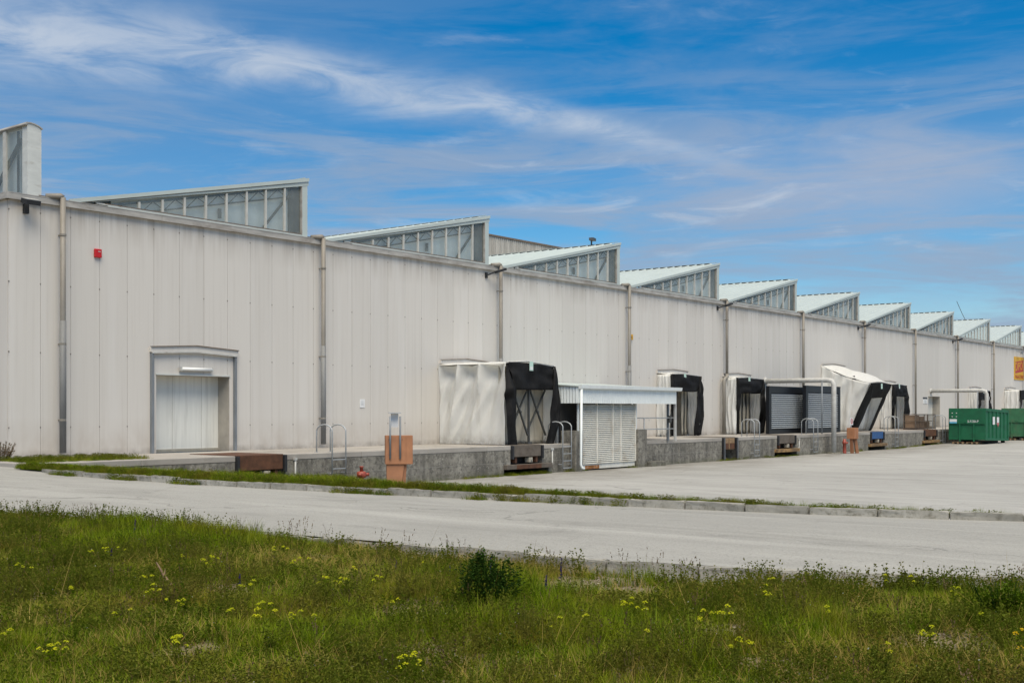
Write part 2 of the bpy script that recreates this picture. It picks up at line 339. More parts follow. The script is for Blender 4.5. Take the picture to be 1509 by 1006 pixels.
    tl = t.n('ShaderNodeBsdfTranslucent'); t.l(c, tl.inputs[0]); ms = t.n('ShaderNodeMixShader'); ms.inputs[0].default_value = 0.50; t.l(t.b.outputs[0], ms.inputs[1]); t.l(tl.outputs[0], ms.inputs[2]); t.l(ms.outputs[0], t.out.inputs[0])
    t = NT('black_tarp'); c = t.mix(t.mr(t.noise(2.2, 5, 0.65), 0.35, 0.7), (0.006, 0.006, 0.0065), (0.014, 0.014, 0.0145)); c = t.mix(t.mr(t.noise(9, 5, 0.7), 0.62, 0.85, 0, 0.25), c, (0.06, 0.056, 0.05))
    c = t.mix(t.mr(t.noise(1.3, 6, 0.7, (2,2,0.6), 0.5, (3,3,3)), 0.58, 0.8, 0, 0.45), c, (0.055, 0.052, 0.047)); t.bump(t.noise(6, 6, 0.65), 0.5, 0.05); t.fin(c, 0.75, 0, 0.2)
    simple('curtain', (0.40, 0.37, 0.30), 0.7, 0, 0.2, 2.0, (2,2,0.5), dirt=(0.22,0.195,0.155))
    simple('frame_steel', (0.085, 0.088, 0.085), 0.5, 0.3, 0.3, 5)
    simple('steel_post', (0.20, 0.22, 0.24), 0.6, 0.1, 0.25, 4, (1,1,0.4))
    simple('white_paint', (0.70, 0.74, 0.735), 0.4, 0, 0.08, 3, (1,1,0.5), dirt=(0.50,0.46,0.36), dirt_t=(0.62,0.8))
    simple('louvre', (0.76, 0.74, 0.66), 0.45, 0, 0.10, 3, (1,1,1), dirt=(0.42,0.33,0.22), dirt_t=(0.55,0.75))
    simple('rust_stain', (0.36, 0.15, 0.045), 0.85, 0, 0.4, 5, dirt=(0.6,0.58,0.52))
    simple('rust', (0.105, 0.045, 0.022), 0.85, 0, 0.45, 4, bump=0.4, dirt=(0.055,0.030,0.020))
    simple('rust_grey', (0.125, 0.105, 0.085), 0.8, 0, 0.35, 3, bump=0.3, dirt=(0.07,0.045,0.03))
    simple('rust_orange', (0.30, 0.185, 0.075), 0.85, 0, 0.5, 3, dirt=(0.11,0.075,0.045), dirt_t=(0.45,0.6))
    simple('wood', (0.27, 0.18, 0.10), 0.8, 0, 0.35, 4, (1,1,4), dirt=(0.12,0.085,0.05))
    simple('rubber', (0.018, 0.020, 0.024), 0.7, 0, 0.3, 6)
    simple('blue_paint', (0.020, 0.085, 0.24), 0.5, 0, 0.2, 4)
    simple('orange_box', (0.37, 0.165, 0.078), 0.7, 0, 0.2, 2.5, dirt=(0.25,0.12,0.065), dirt_t=(0.48,0.7))
    simple('orange_dark', (0.26, 0.115, 0.055), 0.65, 0, 0.2, 3)
    simple('red_paint', (0.29, 0.058, 0.036), 0.45, 0, 0.25, 6, dirt=(0.24,0.04,0.03))
    simple('red_box', (0.50, 0.010, 0.012), 0.4, 0, 0.08, 6)
    simple('yellow_paint', (0.62, 0.34, 0.012), 0.5, 0, 0.08, 3)
    simple('white_sign', (0.72, 0.73, 0.73), 0.5, 0, 0.05, 6)
    simple('ink', (0.06, 0.065, 0.07), 0.6)
    simple('mint_tag', (0.50, 0.68, 0.60), 0.5)
    simple('red_ink', (0.42, 0.03, 0.03), 0.5)
    simple('cyan_ink', (0.10, 0.42, 0.62), 0.5)
    simple('navy_frame', (0.008, 0.010, 0.014), 0.4, 0.2, 0.2, 4)
    simple('slat_grey', (0.34, 0.37, 0.39), 0.45, 0.0, 0.1, 3)
    simple('green_dark', (0.003, 0.112, 0.046), 0.65, 0, 0.25, 2.5, dirt=(0.006,0.07,0.032), dirt_t=(0.55,0.75))
    simple('green_pale', (0.035, 0.150, 0.068), 0.55, 0, 0.25, 2.5, dirt=(0.09,0.13,0.07), dirt_t=(0.52,0.72))
    simple('cage_wire', (0.16, 0.13, 0.105), 0.6, 0.4, 0.3, 5)
    simple('cardboard', (0.23, 0.155, 0.10), 0.85, 0, 0.2, 3)
    simple('corrugated', (0.44, 0.42, 0.385), 0.6, 0, 0.3, 1.2, (3,3,0.3), dirt=(0.26,0.235,0.20), dirt_t=(0.45,0.7))
    simple('lamp_white', (0.78, 0.79, 0.76), 0.35, 0, 0.04)
    # plants
    def leafmat(name, a, b, dry, trans=0.3):
        t = NT(name); rn = t.rnd(); c = t.mix(rn, a, b)
        c = t.mix(t.mr(t.noise(0.9, 4, 0.6), 0.46, 0.68, 0, 0.75), c, dry)
        d = t.n('ShaderNodeBsdfDiffuse'); tl = t.n('ShaderNodeBsdfTranslucent'); gl = t.n('ShaderNodeBsdfGlossy'); gl.inputs['Roughness'].default_value = 0.45
        t.l(c, d.inputs[0]); t.l(c, tl.inputs[0]); gl.inputs[0].default_value = (0.5, 0.55, 0.45, 1)
        m = t.n('ShaderNodeMixShader'); m.inputs[0].default_value = trans; t.l(d.outputs[0], m.inputs[1]); t.l(tl.outputs[0], m.inputs[2])
        m2 = t.n('ShaderNodeMixShader'); m2.inputs[0].default_value = 0.012; t.l(m.outputs[0], m2.inputs[1]); t.l(gl.outputs[0], m2.inputs[2])
        t.l(m2.outputs[0], t.out.inputs[0])
    leafmat('grass_green', (0.105, 0.180, 0.003), (0.215, 0.280, 0.008), (0.225, 0.200, 0.014))
    leafmat('grass_deep', (0.048, 0.100, 0.004), (0.105, 0.155, 0.008), (0.140, 0.130, 0.012))
    leafmat('grass_straw', (0.27, 0.195, 0.048), (0.40, 0.30, 0.095), (0.175, 0.135, 0.028))
    leafmat('weed_leaf', (0.085, 0.125, 0.007), (0.165, 0.180, 0.022), (0.195, 0.160, 0.034))
    leafmat('weed_dark', (0.022, 0.055, 0.008), (0.050, 0.095, 0.014), (0.036, 0.070, 0.012), 0.25)
    leafmat('seed_brown', (0.13, 0.085, 0.046), (0.19, 0.135, 0.070), (0.14, 0.10, 0.050))
    simple('pebble', (0.42, 0.37, 0.30), 0.9, 0, 0.35, 9)
    leafmat('flower_yellow', (0.36, 0.39, 0.010), (0.47, 0.47, 0.012), (0.36, 0.39, 0.010), 0.2)
    leafmat('flower_gold', (0.55, 0.36, 0.008), (0.60, 0.40, 0.010), (0.55, 0.36, 0.008), 0.2)
    leafmat('flower_purple', (0.055, 0.040, 0.150), (0.085, 0.055, 0.20), (0.055, 0.040, 0.150), 0.2)
    leafmat('flower_white', (0.62, 0.62, 0.56), (0.68, 0.68, 0.62), (0.6, 0.6, 0.5), 0.2)
make_materials()
M = MATS

# ================================================================== the ground
def zg(X):
    X = np.asarray(X, float)
    z = np.where(X < 16.6, 1.03, np.where(X < 31, 1.03 - (X-16.6)*(1.03/14.4), 0.0))
    return z + np.clip((X-80)/9, 0, 1)*0.14
def interp(poly, Y):
    ys = np.array([p[1] for p in poly]); xs = np.array([p[0] for p in poly]); o = np.argsort(ys); return np.interp(Y, ys[o], xs[o])
KERB = [(16.1,27.6),(15.98,25.5),(15.78,22.4),(15.75,19.2),(15.93,16.6),(16.15,14.8),(16.32,13.0),(16.55,10.8),(16.85,8.5),(17.02,7.5),(17.5,5.7),(17.85,4.6),(20,-3),(25,-16)]
EDGE = [(9.2,60),(9.25,30),(9.46,17.4),(9.95,13.9),(10.13,11.2),(10.26,9.16),(10.4,7.4),(10.65,6.1),(11.1,4.5),(11.9,3.0),(14.4,-2),(19,-14)]
def sheet(name, xs, ys, zf, mat, smooth=False):
    X, Y = np.meshgrid(np.array(xs, float), np.array(ys, float)); Z = zf(X, Y)
    nu, nv = X.shape[1]-1, X.shape[0]-1
    me = bpy.data.meshes.new(name); idx = np.arange(X.size).reshape(X.shape)
    f = np.stack([idx[:-1,:-1], idx[:-1,1:], idx[1:,1:], idx[1:,:-1]], -1).reshape(-1, 4)
    me.from_pydata(np.stack([X, Y, Z], -1).reshape(-1, 3).tolist(), [], f.tolist()); me.materials.append(M[mat])
    if smooth: me.polygons.foreach_set('use_smooth', [True]*len(f))
    return tag(link(name, me), kind='structure')
sheet('ground', [-3000,-400,-60,0,16.6,20,24,28,31,60,80,84,89,150,400,3000], [-3000,-400,-60,0,30,60,150,3000], lambda X, Y: zg(X)-0.25, 'soil')
def build_road():
    ys = list(np.arange(-40, 34.01, 0.5)); b = MB(); nu = 16
    def row(y):
        e = float(interp(EDGE, y)) + 0.1
        k = float(interp(KERB, y)) + 0.02 if y <= 27.4 else 18.2
        return e, k
    vs = []; fs = []
    for y in ys:
        e, k = row(y)
        if y < -16: e, k = 19.6 + (-14-y)*0.6, 25+(-16-y)*0.6
        for i in range(nu+1):
            u = i/nu; x = e+(k-e)*u
            vs.append((x, y, 1.0 + 0.045*math.sin(math.pi*u) + 0.10*max(0, min(1, (y-27)/5))*u + 0.012*mnoise.noise((x*0.6, y*0.6, 3))))
    n = nu+1
    for j in range(len(ys)-1):
        for i in range(nu): fs.append((j*n+i, j*n+i+1, (j+1)*n+i+1, (j+1)*n+i))
    b.add(vs, fs); tag(b.build('road', M['asphalt_road'], smooth=True), kind='structure')
build_road()
def yard_z(X, Y): return zg(X) + 0.012*(fbm(X*0.3, Y*0.3)-0.5)
def build_yard():
    ys = list(np.arange(-60, 29.31, 1.0)) + [29.35]
    us = [0,.15,.4,.7,1,1.5,2,3,4,5,6,7,8,9,10,11,12,13,14.2,15,17,20,25,30,35,40,45,50,55,60,64,66,68,70,72,74,80,100,150,250,600]
    vs = []; fs = []; n = len(us)
    for y in ys:
        k = float(interp(KERB, y)) + 0.16 if y > -16 else 25+(-16-y)*0.6
        for u in us:
            x = k+u; vs.append((x, y, float(yard_z(x, y))))
    for j in range(len(ys)-1):
        for i in range(n-1): fs.append((j*n+i, j*n+i+1, (j+1)*n+i+1, (j+1)*n+i))
    b = MB(); b.add(vs, fs); tag(b.build('yard', M['asphalt_yard'], smooth=True), kind='structure')
build_yard()
# verge between kerb and dock, and the bank in front
VT = [(16.0, 28.6), (31.5, 29.2), (17.0, 11.5)]
def in_verge(x, y):
    x = np.asarray(x); y = np.asarray(y); kx = interp(KERB, y)
    # right boundary from dock foot to the kerb
    rb = np.interp(y, [8, 11.5, 14, 18, 22, 25, 27, 29], [0.35, 0.6, 1.0, 2.6, 5.2, 9.0, 12.0, 14.6])
    return (x > kx+0.1) & (x < kx+rb) & (y < 29.0)
def build_verge():
    ys = np.arange(3, 29.01, 0.4); vs = []; fs = []; nu = 22
    for y in ys:
        k = float(interp(KERB, y))+0.14
        rb = float(np.interp(y, [3, 8, 11.5, 14, 18, 22, 25, 27, 29], [0.3, 0.35, 0.6, 1.0, 2.6, 5.2, 9.0, 12.0, 14.6]))*(0.9+0.25*float(vnoise(y*0.9, 3.3)))
        for i in range(nu+1):
            u = i/nu; x = k+rb*u
            vs.append((x, y, float(yard_z(x, y)) + 0.075*math.exp(-(rb*u/0.5)**2)+0.01 + 0.05*float(fbm(x*1.3, y*1.3))*math.sin(math.pi*min(1, u*1.02)) - 0.02*u))
    n = nu+1
    for j in range(len(ys)-1):
        for i in range(nu): fs.append((j*n+i, j*n+i+1, (j+1)*n+i+1, (j+1)*n+i))
    tag(MB().add(vs, fs).build('verge', M['soil'], smooth=True), kind='structure')
build_verge()
def bank_z(X, Y):
    d = interp(EDGE, Y) - X
    return 0.90 - 0.07*np.clip((10.5-np.asarray(Y))/3, 0, 1)*np.exp(-np.clip(d, 0, 9)/0.8) + 0.10*(fbm(np.asarray(X)*0.55+4, np.asarray(Y)*0.55)-0.5)*2*np.clip(d/1.5, 0, 1) + 0.05*np.clip(d/4, 0, 1) + 0.03*(fbm(np.asarray(X)*3, np.asarray(Y)*3)-0.5) + 0.06*np.clip((np.asarray(Y)-9)/5, 0, 1)
def build_bank():
    ys = np.arange(-12, 30.01, 0.25); vs = []; fs = []; us = np.concatenate([np.arange(0, 10, 0.25), [12, 16, 24, 40, 80]])
    for y in ys:
        e = float(interp(EDGE, y)) - 0.02
        for u in us: vs.append((e-u, y, float(bank_z(e-u, y))))
    n = len(us)
    for j in range(len(ys)-1):
        for i in range(n-1): fs.append((j*n+i+1, j*n+i, (j+1)*n+i, (j+1)*n+i+1))
    tag(MB().add(vs, fs).build('grass_bank', M['soil'], smooth=True), kind='structure')
build_bank()
# kerbs: one stone after another along a curve
def kerb_line(name, poly, s0, s1, top, h, w, sink=0.0):
    pts = [Vector((x, y, 0)) for x, y in sorted(poly, key=lambda p: -p[1])]
    cum = [0]
    for a, b in zip(pts, pts[1:]): cum.append(cum[-1]+(b-a).length)
    def at(s):
        for i in range(len(cum)-1):
            if s <= cum[i+1] or i == len(cum)-2: return pts[i].lerp(pts[i+1], (s-cum[i])/(cum[i+1]-cum[i]))
    root = tag(bpy.data.objects.new(name, None), kind='structure'); COL.objects.link(root); WORLD[root.name] = Vector((0,0,0))
    root['label'] = {'kerb': 'row of weathered concrete kerb stones between road and yard', 'edging': 'low concrete edging stones between road and grass'}[name]
    ms = []
    for q in range(4):
        bm = bmesh.new(); bmesh.ops.create_cube(bm, size=1.0)
        for v in bm.verts: v.co.x *= 0.992; v.co.y *= w; v.co.z = (v.co.z-0.5)*h
        bmesh.ops.subdivide_edges(bm, edges=bm.edges[:], cuts=4, use_grid_fill=True)
        bmesh.ops.bevel(bm, geom=[e for e in bm.edges if e.calc_face_angle(0) > 0.5], offset=0.014, segments=2, affect='EDGES')
        for v in bm.verts:
            k = mnoise.noise((v.co.x*4+q*9, v.co.y*9, v.co.z*9)); v.co += Vector((0, k*0.014, k*0.016 - 0.03*max(0, mnoise.noise((v.co.x*7+q*5, v.co.y*14, 3))-0.25)))
        me = bpy.data.meshes.new('kerb_stone'); bm.to_mesh(me); bm.free(); me.materials.append(M['kerb']); ms.append(me)
    s_ = s0; i = 0
    while s_ < s1:
        a, b = at(s_), at(s_+1.0); c = (a+b)/2; d = b-a
        o = link('kerb_stone', ms[i % 4], root, (c.x, c.y, top + random.uniform(-0.022, 0.014)-sink))
        o.rotation_euler = (random.uniform(-0.04, 0.04), random.uniform(-0.014, 0.014), math.atan2(d.y, d.x)+random.uniform(-0.018, 0.018))
        s_ += 1.006; i += 1
kerb_line('kerb', [(x+0.09, y) for x, y in KERB], 0.0, 34, 1.125, 0.34, 0.15)
kerb_line('edging', EDGE, 28.0, 66, 1.018, 0.30, 0.12)

# ================================================================== warehouse
WY = 33.0; DOCK = 1.19; BAY = 10.645; P0 = 19.9; NB = 12; GZ0, GZ1 = 8.79, 8.965; BACK = 84.0
px_ = lambda n: P0 + BAY*n
WH = thing('warehouse', (18.25, WY, 1.0), 'long pale sandwich-panel warehouse with glazed sawtooth roof', 'building')
# openings (x0, x1, ztop) behind the dock shelters and doors
DOORS = {'door': (23.32, 26.30, 3.75), 's2': (37.5, 40.3, 4.1), 's3': (55.25, 57.75, 4.0), 's4': (62.95, 65.3, 4.0), 's5': (77.2, 79.8, 4.6),
         's6': (87.7, 90.0, 4.0), 'd2': (98.06, 100.95, 3.76), 's7': (109.3, 111.6, 4.0), 's8': (120.6, 122.9, 4.0)}
OPEN = [(a, b, DOCK-0.2, t) for a, b, t in DOORS.values()]
def cut(x0, x1, z0, z1):
    xs = sorted({x0, x1} | {v for a, b, c, d in OPEN for v in (a, b) if x0 < v < x1}); out = []
    for a, b in zip(xs, xs[1:]):
        m = (a+b)/2; zs = [(z0, z1)]
        for oa, ob, oc, od in OPEN:
            if oa <= m <= ob: zs = [(od, z1)]
        out += [(a, b, p, q) for p, q in zs]
    return out
_pc = {}
def wall_panel(x0, w, name='wall_panel'):
    boxes = cut(x0, x0+w, DOCK-0.04, 8.85)
    key = tuple((round(a-x0,3), round(b-x0,3), round(c,3), round(d,3)) for a,b,c,d in boxes)
    if key not in _pc:
        b = MB()
        for a, c, p, q in key: b.box(a+(0.009 if a == 0 else 0), c-(0.009 if abs(c-round(w,3)) < 1e-3 else 0), 0, 0.08, p, q)
        b.mat(1)
        for z in (2.08, 4.32, 6.38, 8.50):
            if any(a <= 0.02 and p < z < q for a, c, p, q in key): b.mat(1).box(-0.016, 0.016, -0.008, 0.02, z-0.022, z+0.022)
        _pc[key] = b.mesh('wall_panel', [M['panel'], M['joint']])
    return link(name, _pc[key], WH, (x0, WY, 0))
PW = 0.9955
def walls():
    b = MB()                                   # dark backing seen through the joints
    for a, c, p, q in cut(18.27, px_(NB), 0.6, 8.8): b.box(a, c, WY+0.081, WY+0.16, p, q)
    b.build('wall_core', M['joint'], WH)
    x = 18.25; k = 0
    while x < px_(5)+0.6: wall_panel(x, PW); x += PW; k += 1
    xs = x
    while xs < px_(NB):                         # far bays: ribbed sheets, panels no longer told apart
        nx = min(xs+BAY/2, px_(NB)); bb = MB(); n = int((nx-xs)/0.25)
        for a, c, p, q in cut(xs, nx, DOCK-0.04, 8.85): bb.box(a, c, WY, WY+0.08, p, q)
        bb.build('wall_bay', M['panel'], WH); xs = nx
    y = WY+0.085                                # end wall facing left
    while y < 60:
        b = MB(); b.box(18.25, 18.33, y+0.006, y+PW-0.006, 0.9, 8.85); b.build('end_wall_panel', M['panel'], WH); y += PW
    MB().box(18.25, px_(NB), BACK, BACK+0.3, 0, 9).build('rear_wall', M['panel'], WH)
    MB().box(18.3, 18.34, 60, BACK, 0, 9).build('end_wall', M['panel'], WH)
walls()
def gutters():
    for n in range(-1, NB):
        x0 = px_(n) if n >= 0 else 18.17; x1 = px_(n+1); segs = 3 if n >= 0 else 1; w = (x1-x0)/segs
        for k in range(segs):
            b = MB(); a, c = x0+k*w+0.004, x0+(k+1)*w-0.004
            b.prism([(a, GZ0), (c, GZ0), (c, GZ1), (a, GZ1)], WY-0.14, WY+0.12); b.mat(1).box(a, c, WY-0.15, WY-0.05, GZ1+0.001, GZ1+0.022)
            o = b.build('gutter', [M['trim'], M['trim']], WH)
    b = MB(); b.box(18.11, 18.23, WY-0.145, 60, GZ0, GZ1+0.01); b.build('gutter', M['trim'], WH)
gutters()
def tooth(n):
    p = px_(n); x0, x1 = p+0.32, p+9.97; zr0, zr1 = 9.03, 11.17; sl = (zr1-zr0)/(x1-x0)
    top = lambda x: zr0+(x-x0)*sl
    t1, t2 = 0.105, 0.255
    # roof slab
    b = MB(); b.prism([(x0-0.1, zr0-0.03), (x1, zr1-0.02), (x1, zr1-0.09), (x0-0.1, zr0-0.10)], WY-0.02, BACK)
    y = WY+0.4
    while y < WY+14:
        b.add([(x0, y, zr0-0.02), (x1-0.02, y, zr1-0.02), (x1-0.02, y+0.12, zr1-0.02), (x0, y+0.12, zr0-0.02), (x0, y+0.03, zr0+0.015), (x1-0.02, y+0.03, zr1+0.015), (x1-0.02, y+0.09, zr1+0.015), (x0, y+0.09, zr0+0.015)],
              [(0,1,5,4),(4,5,6,7),(7,6,2,3),(1,2,6,5),(0,4,7,3)]); y += 0.5
    T = b.build('sawtooth_roof', M['roof_metal'], WH)
    MB().add([(x0+1.2, WY+0.35, top(x0+1.2)-0.11), (x1-0.07, WY+0.35, top(x1-0.07)-0.11), (x1-0.07, BACK, top(x1-0.07)-0.11), (x0+1.2, BACK, top(x0+1.2)-0.11)], [(0,1,2,3)]).build('bounce_lining', M['inside'], T)  # white sheet added under the roof to bounce light towards the panes
    # ridge flashing; near-black boxes paint in the dark gaps of the profile
    b = MB(); y = WY+0.55
    while y < WY+14: b.box(x1-0.03, x1+0.02, y+0.02, y+0.36, zr1-0.018, zr1+0.035); y += 0.5
    b.build('ridge_gap', M['dark_gap'], T)
    b = MB(); b.box(x1-0.035, x1+0.035, WY+0.1, BACK, zr1+0.038, zr1+0.055); b.build('ridge_cap', M['roof_metal'], T)
    # fascia boards up the gable
    for k, (a, c, yo) in enumerate(((0.035, t1, 0.11), (t1+0.014, t2, 0.07))):
        b = MB(); b.prism([(x0-0.05, top(x0)-c+ (0.12 if k else 0)), (x0-0.05, top(x0)+0.02 if k == 0 else top(x0)-a), (x1+0.03, top(x1)+0.02 if k == 0 else top(x1)-a), (x1+0.03, top(x1)-c)], WY-yo, WY-0.021)
        b.build('fascia', M['roof_metal'], T)
    b = MB(); b.bar((x0, WY-0.062, top(x0)-t1-0.007), (x1, WY-0.062, top(x1)-t1-0.007), 0.07, 0.012); b.build('fascia_joint', M['rust_trim'], T)
    ms = [p+v for v in (1.87, 2.76, 3.65, 4.52, 5.39, 6.26, 7.14, 8.0, 8.88, 9.70)]; sill = 9.085
    und = lambda x: max(top(x)-t2-0.005, sill+0.002)
    near = n < 7
    for k in range(9):
        a, c = ms[k], ms[k+1]
        MB().add([(a, WY+0.022, sill), (c, WY+0.022, sill), (c, WY+0.022, und(c)), (a, WY+0.022, und(a))], [(0,1,2,3)]).build('pane', M['glass'], T)
    for k in range(1, 9):
        a = ms[k]; b = MB(); b.prism([(a-0.038, sill), (a+0.038, sill), (a+0.038, und(a+0.038)), (a-0.038, und(a-0.038))], WY-0.045, WY+0.019); b.build('glazing_bar', M['mullion'], T)
    b = MB(); b.box(p+1.2, ms[-1], WY-0.05, WY+0.03, sill-0.055, sill-0.002); b.build('sill', M['mullion'], T)
    b = MB(); b.box(p+1.6, ms[-1]+0.2, WY-0.075, WY+0.03, GZ1+0.024, sill-0.057); b.build('apron_flashing', M['roof_metal'], T)
    b = MB(); b.bar((p+1.5, WY-0.055, sill-0.002), (ms[-1], WY-0.055, sill-0.002), 0.012, 0.022); b.build('sill_edge', M['rust_trim'], T)
    b = MB(); b.box(ms[-1], x1-0.02, WY-0.06, WY+0.14, GZ1, top(x1)-t2-0.004); b.build('corner_post', M['roof_metal'], T)
    b = MB(); b.box(ms[-1]-0.03, ms[-1]+0.001, WY-0.062, WY+0.03, sill, und(ms[-1])); b.build('post_edge', M['trim'], T)
    # inside: deck, truss, column, rear glazing
    if n < 8:
        lo = lambda x: top(x)-0.60
        b = MB(); y = WY+0.10
        xa = x0+2.6; b.bar((xa, y, lo(xa)), (x1-0.5, y, lo(x1-0.5)), 0.05, 0.06, (0,1,0)); b.bar((x0+1.7, y, top(x0+1.7)-0.29), (x1-0.3, y, top(x1-0.3)-0.29), 0.05, 0.05, (0,1,0))
        x = xa; up = True
        while x < x1-0.7:
            nxx = x+0.44; pa = (x, y, lo(x) if up else top(x)-0.29); pb = (nxx, y, top(nxx)-0.29 if up else lo(nxx)); b.bar(pa, pb, 0.025, 0.025, (0,1,0)); x = nxx; up = not up
        b.build('truss', M['truss_paint'], T)
        b = MB(); b.bar((ms[7]+0.05, WY+0.17, 9.15), (ms[8]+0.35, WY+0.17, 10.45), 0.05, 0.10, (0,1,0)); b.build('brace', M['truss_paint'], T)
        b = MB(); b.box(ms[9]-0.42, ms[9]-0.02, WY+0.06, WY+0.5, 9.0, top(ms[9])-0.3); b.build('column', M['column_paint'], T)
        xa, xb = p+1.9, ms[9]-0.45; MB().prism([(xa, 8.95), (xb, 8.95), (xb, top(xb)-0.13), (xa, top(xa)-0.13)], WY+0.24, WY+0.28).build('added_backing', M['inside'], T)  # pale board added behind the truss to brighten the panes
        b = MB(); b.box(ms[4]+0.64, ms[4]+0.72, WY+0.06, WY+0.16, 9.22, 9.55); b.build('inner_lamp', M['column_paint'], T)
    b = MB(); b.add([(x1-0.05, WY+0.3, 9.0), (x1-0.05, BACK, 9.0), (x1-0.05, BACK, zr1-0.12), (x1-0.05, WY+0.3, zr1-0.12)], [(0,1,2,3)]); b.build('north_light', M['frosted'], T)
    b = MB(); b.box(p-0.74, p+0.36, WY+0.13, BACK, 8.86, 8.99); b.mat(1).box(p-0.70, p+0.05, WY-0.02, WY+0.12, 8.99, 9.04); b.build('valley_gutter', [M['roof_metal'], M['rust_trim']], WH)
    b = MB(); b.box(p+0.4, p+9.88, WY+0.17, BACK, 8.80, 8.90); b.build('ceiling_deck', M['inside'], WH)
for n in range(NB): tooth(n)
def tooth_end():                                # cut-off tooth at the building's left end, glazed towards the end wall
    b = MB(); prof = [(18.84, 8.97), (19.29, 8.97), (19.29, 11.02), (19.20, 11.08), (19.06, 11.12), (18.92, 11.135), (18.84, 11.12)]
    b.prism(prof, WY+0.02, WY+0.30); T = b.build('sawtooth_roof', M['trim_pale'], WH)
    b = MB(); b.prism([(18.78, 11.06), (18.84, 11.121), (18.92, 11.136), (19.06, 11.121), (19.20, 11.081), (19.31, 11.01), (19.33, 11.04), (19.21, 11.115), (19.07, 11.155), (18.92, 11.170), (18.80, 11.155), (18.76, 11.09)], WY-0.01, BACK)
    b.build('roof_cap', M['trim'], T)
    b = MB(); b.box(19.05, 19.09, WY+0.31, BACK, 8.97, 11.05); b.build('back_sheet', M['inside'], T)
    ys = [WY+0.33 + 0.93*k for k in range(14)]
    for a, c in zip(ys, ys[1:]):
        MB().add([(18.865, a, 9.02), (18.865, c, 9.02), (18.865, c, 11.0), (18.865, a, 11.0)], [(0,3,2,1)]).build('pane', M['glass'], T)
        MB().box(18.80, 18.859, c-0.09, c+0.09, 8.99, 11.05).build('glazing_bar', M['mullion'], T)
    MB().box(18.80, 18.90, WY+0.33, ys[-1], 8.975, 9.018).build('sill', M['mullion'], T)
    b = MB(); b.bar((18.95, WY+0.5, 10.75), (18.95, WY+2.6, 8.9), 0.05, 0.13, (1,0,0)); b.box(18.93, 18.97, WY+0.68, WY+0.76, 9.0, 11.0); b.build('brace', M['truss_paint'], T)
tooth_end()
def downpipe(n):
    p = px_(n)-0.06; r = 0.084; y = WY-0.24; zb = {0: 1.30, 1: 1.33, 2: 1.6, 3: 1.6, 4: 4.55, 5: 3.2}.get(n, 1.25)
    b = MB(); b.tube([(p, y, 9.03), (p, y, zb)], r, 12)
    b.tube([(p, y-0.0, 9.02), (p-0.05, y+0.03, 9.07), (p-0.45, y+0.18, 9.02)], 0.085, 10)
    if n == 4: b.tube([(p, y, 4.7), (p-0.06, y-0.03, 4.55), (p-0.40, y-0.05, 4.42), (p-0.45, y-0.05, 4.3), (p-0.45, y-0.05, 1.22)], 0.10, 12)
    o = b.build('downpipe', M['pipe_paint'], WH, smooth=True)
    for z in (7.9, 4.6, 2.3):
        if z > zb:
            bb = MB(); bb.tube([(p, y, z-0.03), (p, y, z+0.03)], r+0.016, 12); bb.box(p-0.02, p+0.02, y+r, WY, z-0.02, z+0.02); bb.build('pipe_bracket', M['pipe_paint'], o)
    if n < 4:
        bb = MB(); bb.tube([(p, y, zb), (p, y, {0: 5.3, 1: 5.0, 2: 4.9, 3: 4.9}[n])], r+0.014, 12); bb.build('pipe_sleeve', M['pipe_dark'], o, smooth=True)
for n in range(NB): downpipe(n)
def doorway(key, named='dock_door'):
    a, c, t = DOORS[key]; d = 0.62
    b = MB(); b.box(a, c, WY+d, WY+d+0.06, DOCK-0.05, t); D = b.build(named, M['door_paint'], WH)
    bb = MB()
    for f in ((0.36, 0.76) if c-a > 2.7 else (0.5,)): bb.box(a+(c-a)*f-0.006, a+(c-a)*f+0.006, WY+d-0.004, WY+d, DOCK+0.05, t-0.01)
    bb.build('door_seam', M['reveal'], D)
    bb = MB(); bb.box(c-0.001, c+0.05, WY+0.001, WY+d, DOCK, t); bb.build('door_reveal', M['reveal'], D)
    bb = MB(); bb.box(a-0.05, a+0.001, WY+0.001, WY+d, DOCK, t); bb.build('door_reveal', M['reveal'], D)
    bb = MB(); bb.box(a-0.05, c+0.05, WY+0.001, WY+d, t-0.001, t+0.05); bb.build('door_head', M['reveal'], D)
    bb = MB(); bb.box(a, c, WY+d-0.03, WY+d-0.001, DOCK+0.002, DOCK+0.10); bb.build('door_kick', M['curtain'], D)
    return D
D1 = doorway('door')
for k in ('s2', 's3', 's4', 's5', 's6', 's7', 's8'): doorway(k)
doorway('d2')
def gable_trim(name, x0, x1, z, parent, rise=0.075, w=0.16, y=WY-0.09):
    xm = (x0+x1)/2; b = MB()
    b.prism([(x0, z-w), (x1, z-w), (x1, z), (xm, z+rise), (x0, z)], y, WY-0.002); o = b.build(name, M['panel'], parent)
    bb = MB(); bb.bar((x0, y-0.004, z+0.012), (xm, y-0.004, z+rise+0.012), 0.10, 0.02); bb.bar((xm, y-0.004, z+rise+0.012), (x1, y-0.004, z+0.012), 0.10, 0.02); bb.build('trim_edge', M['rust_trim'], o); return o
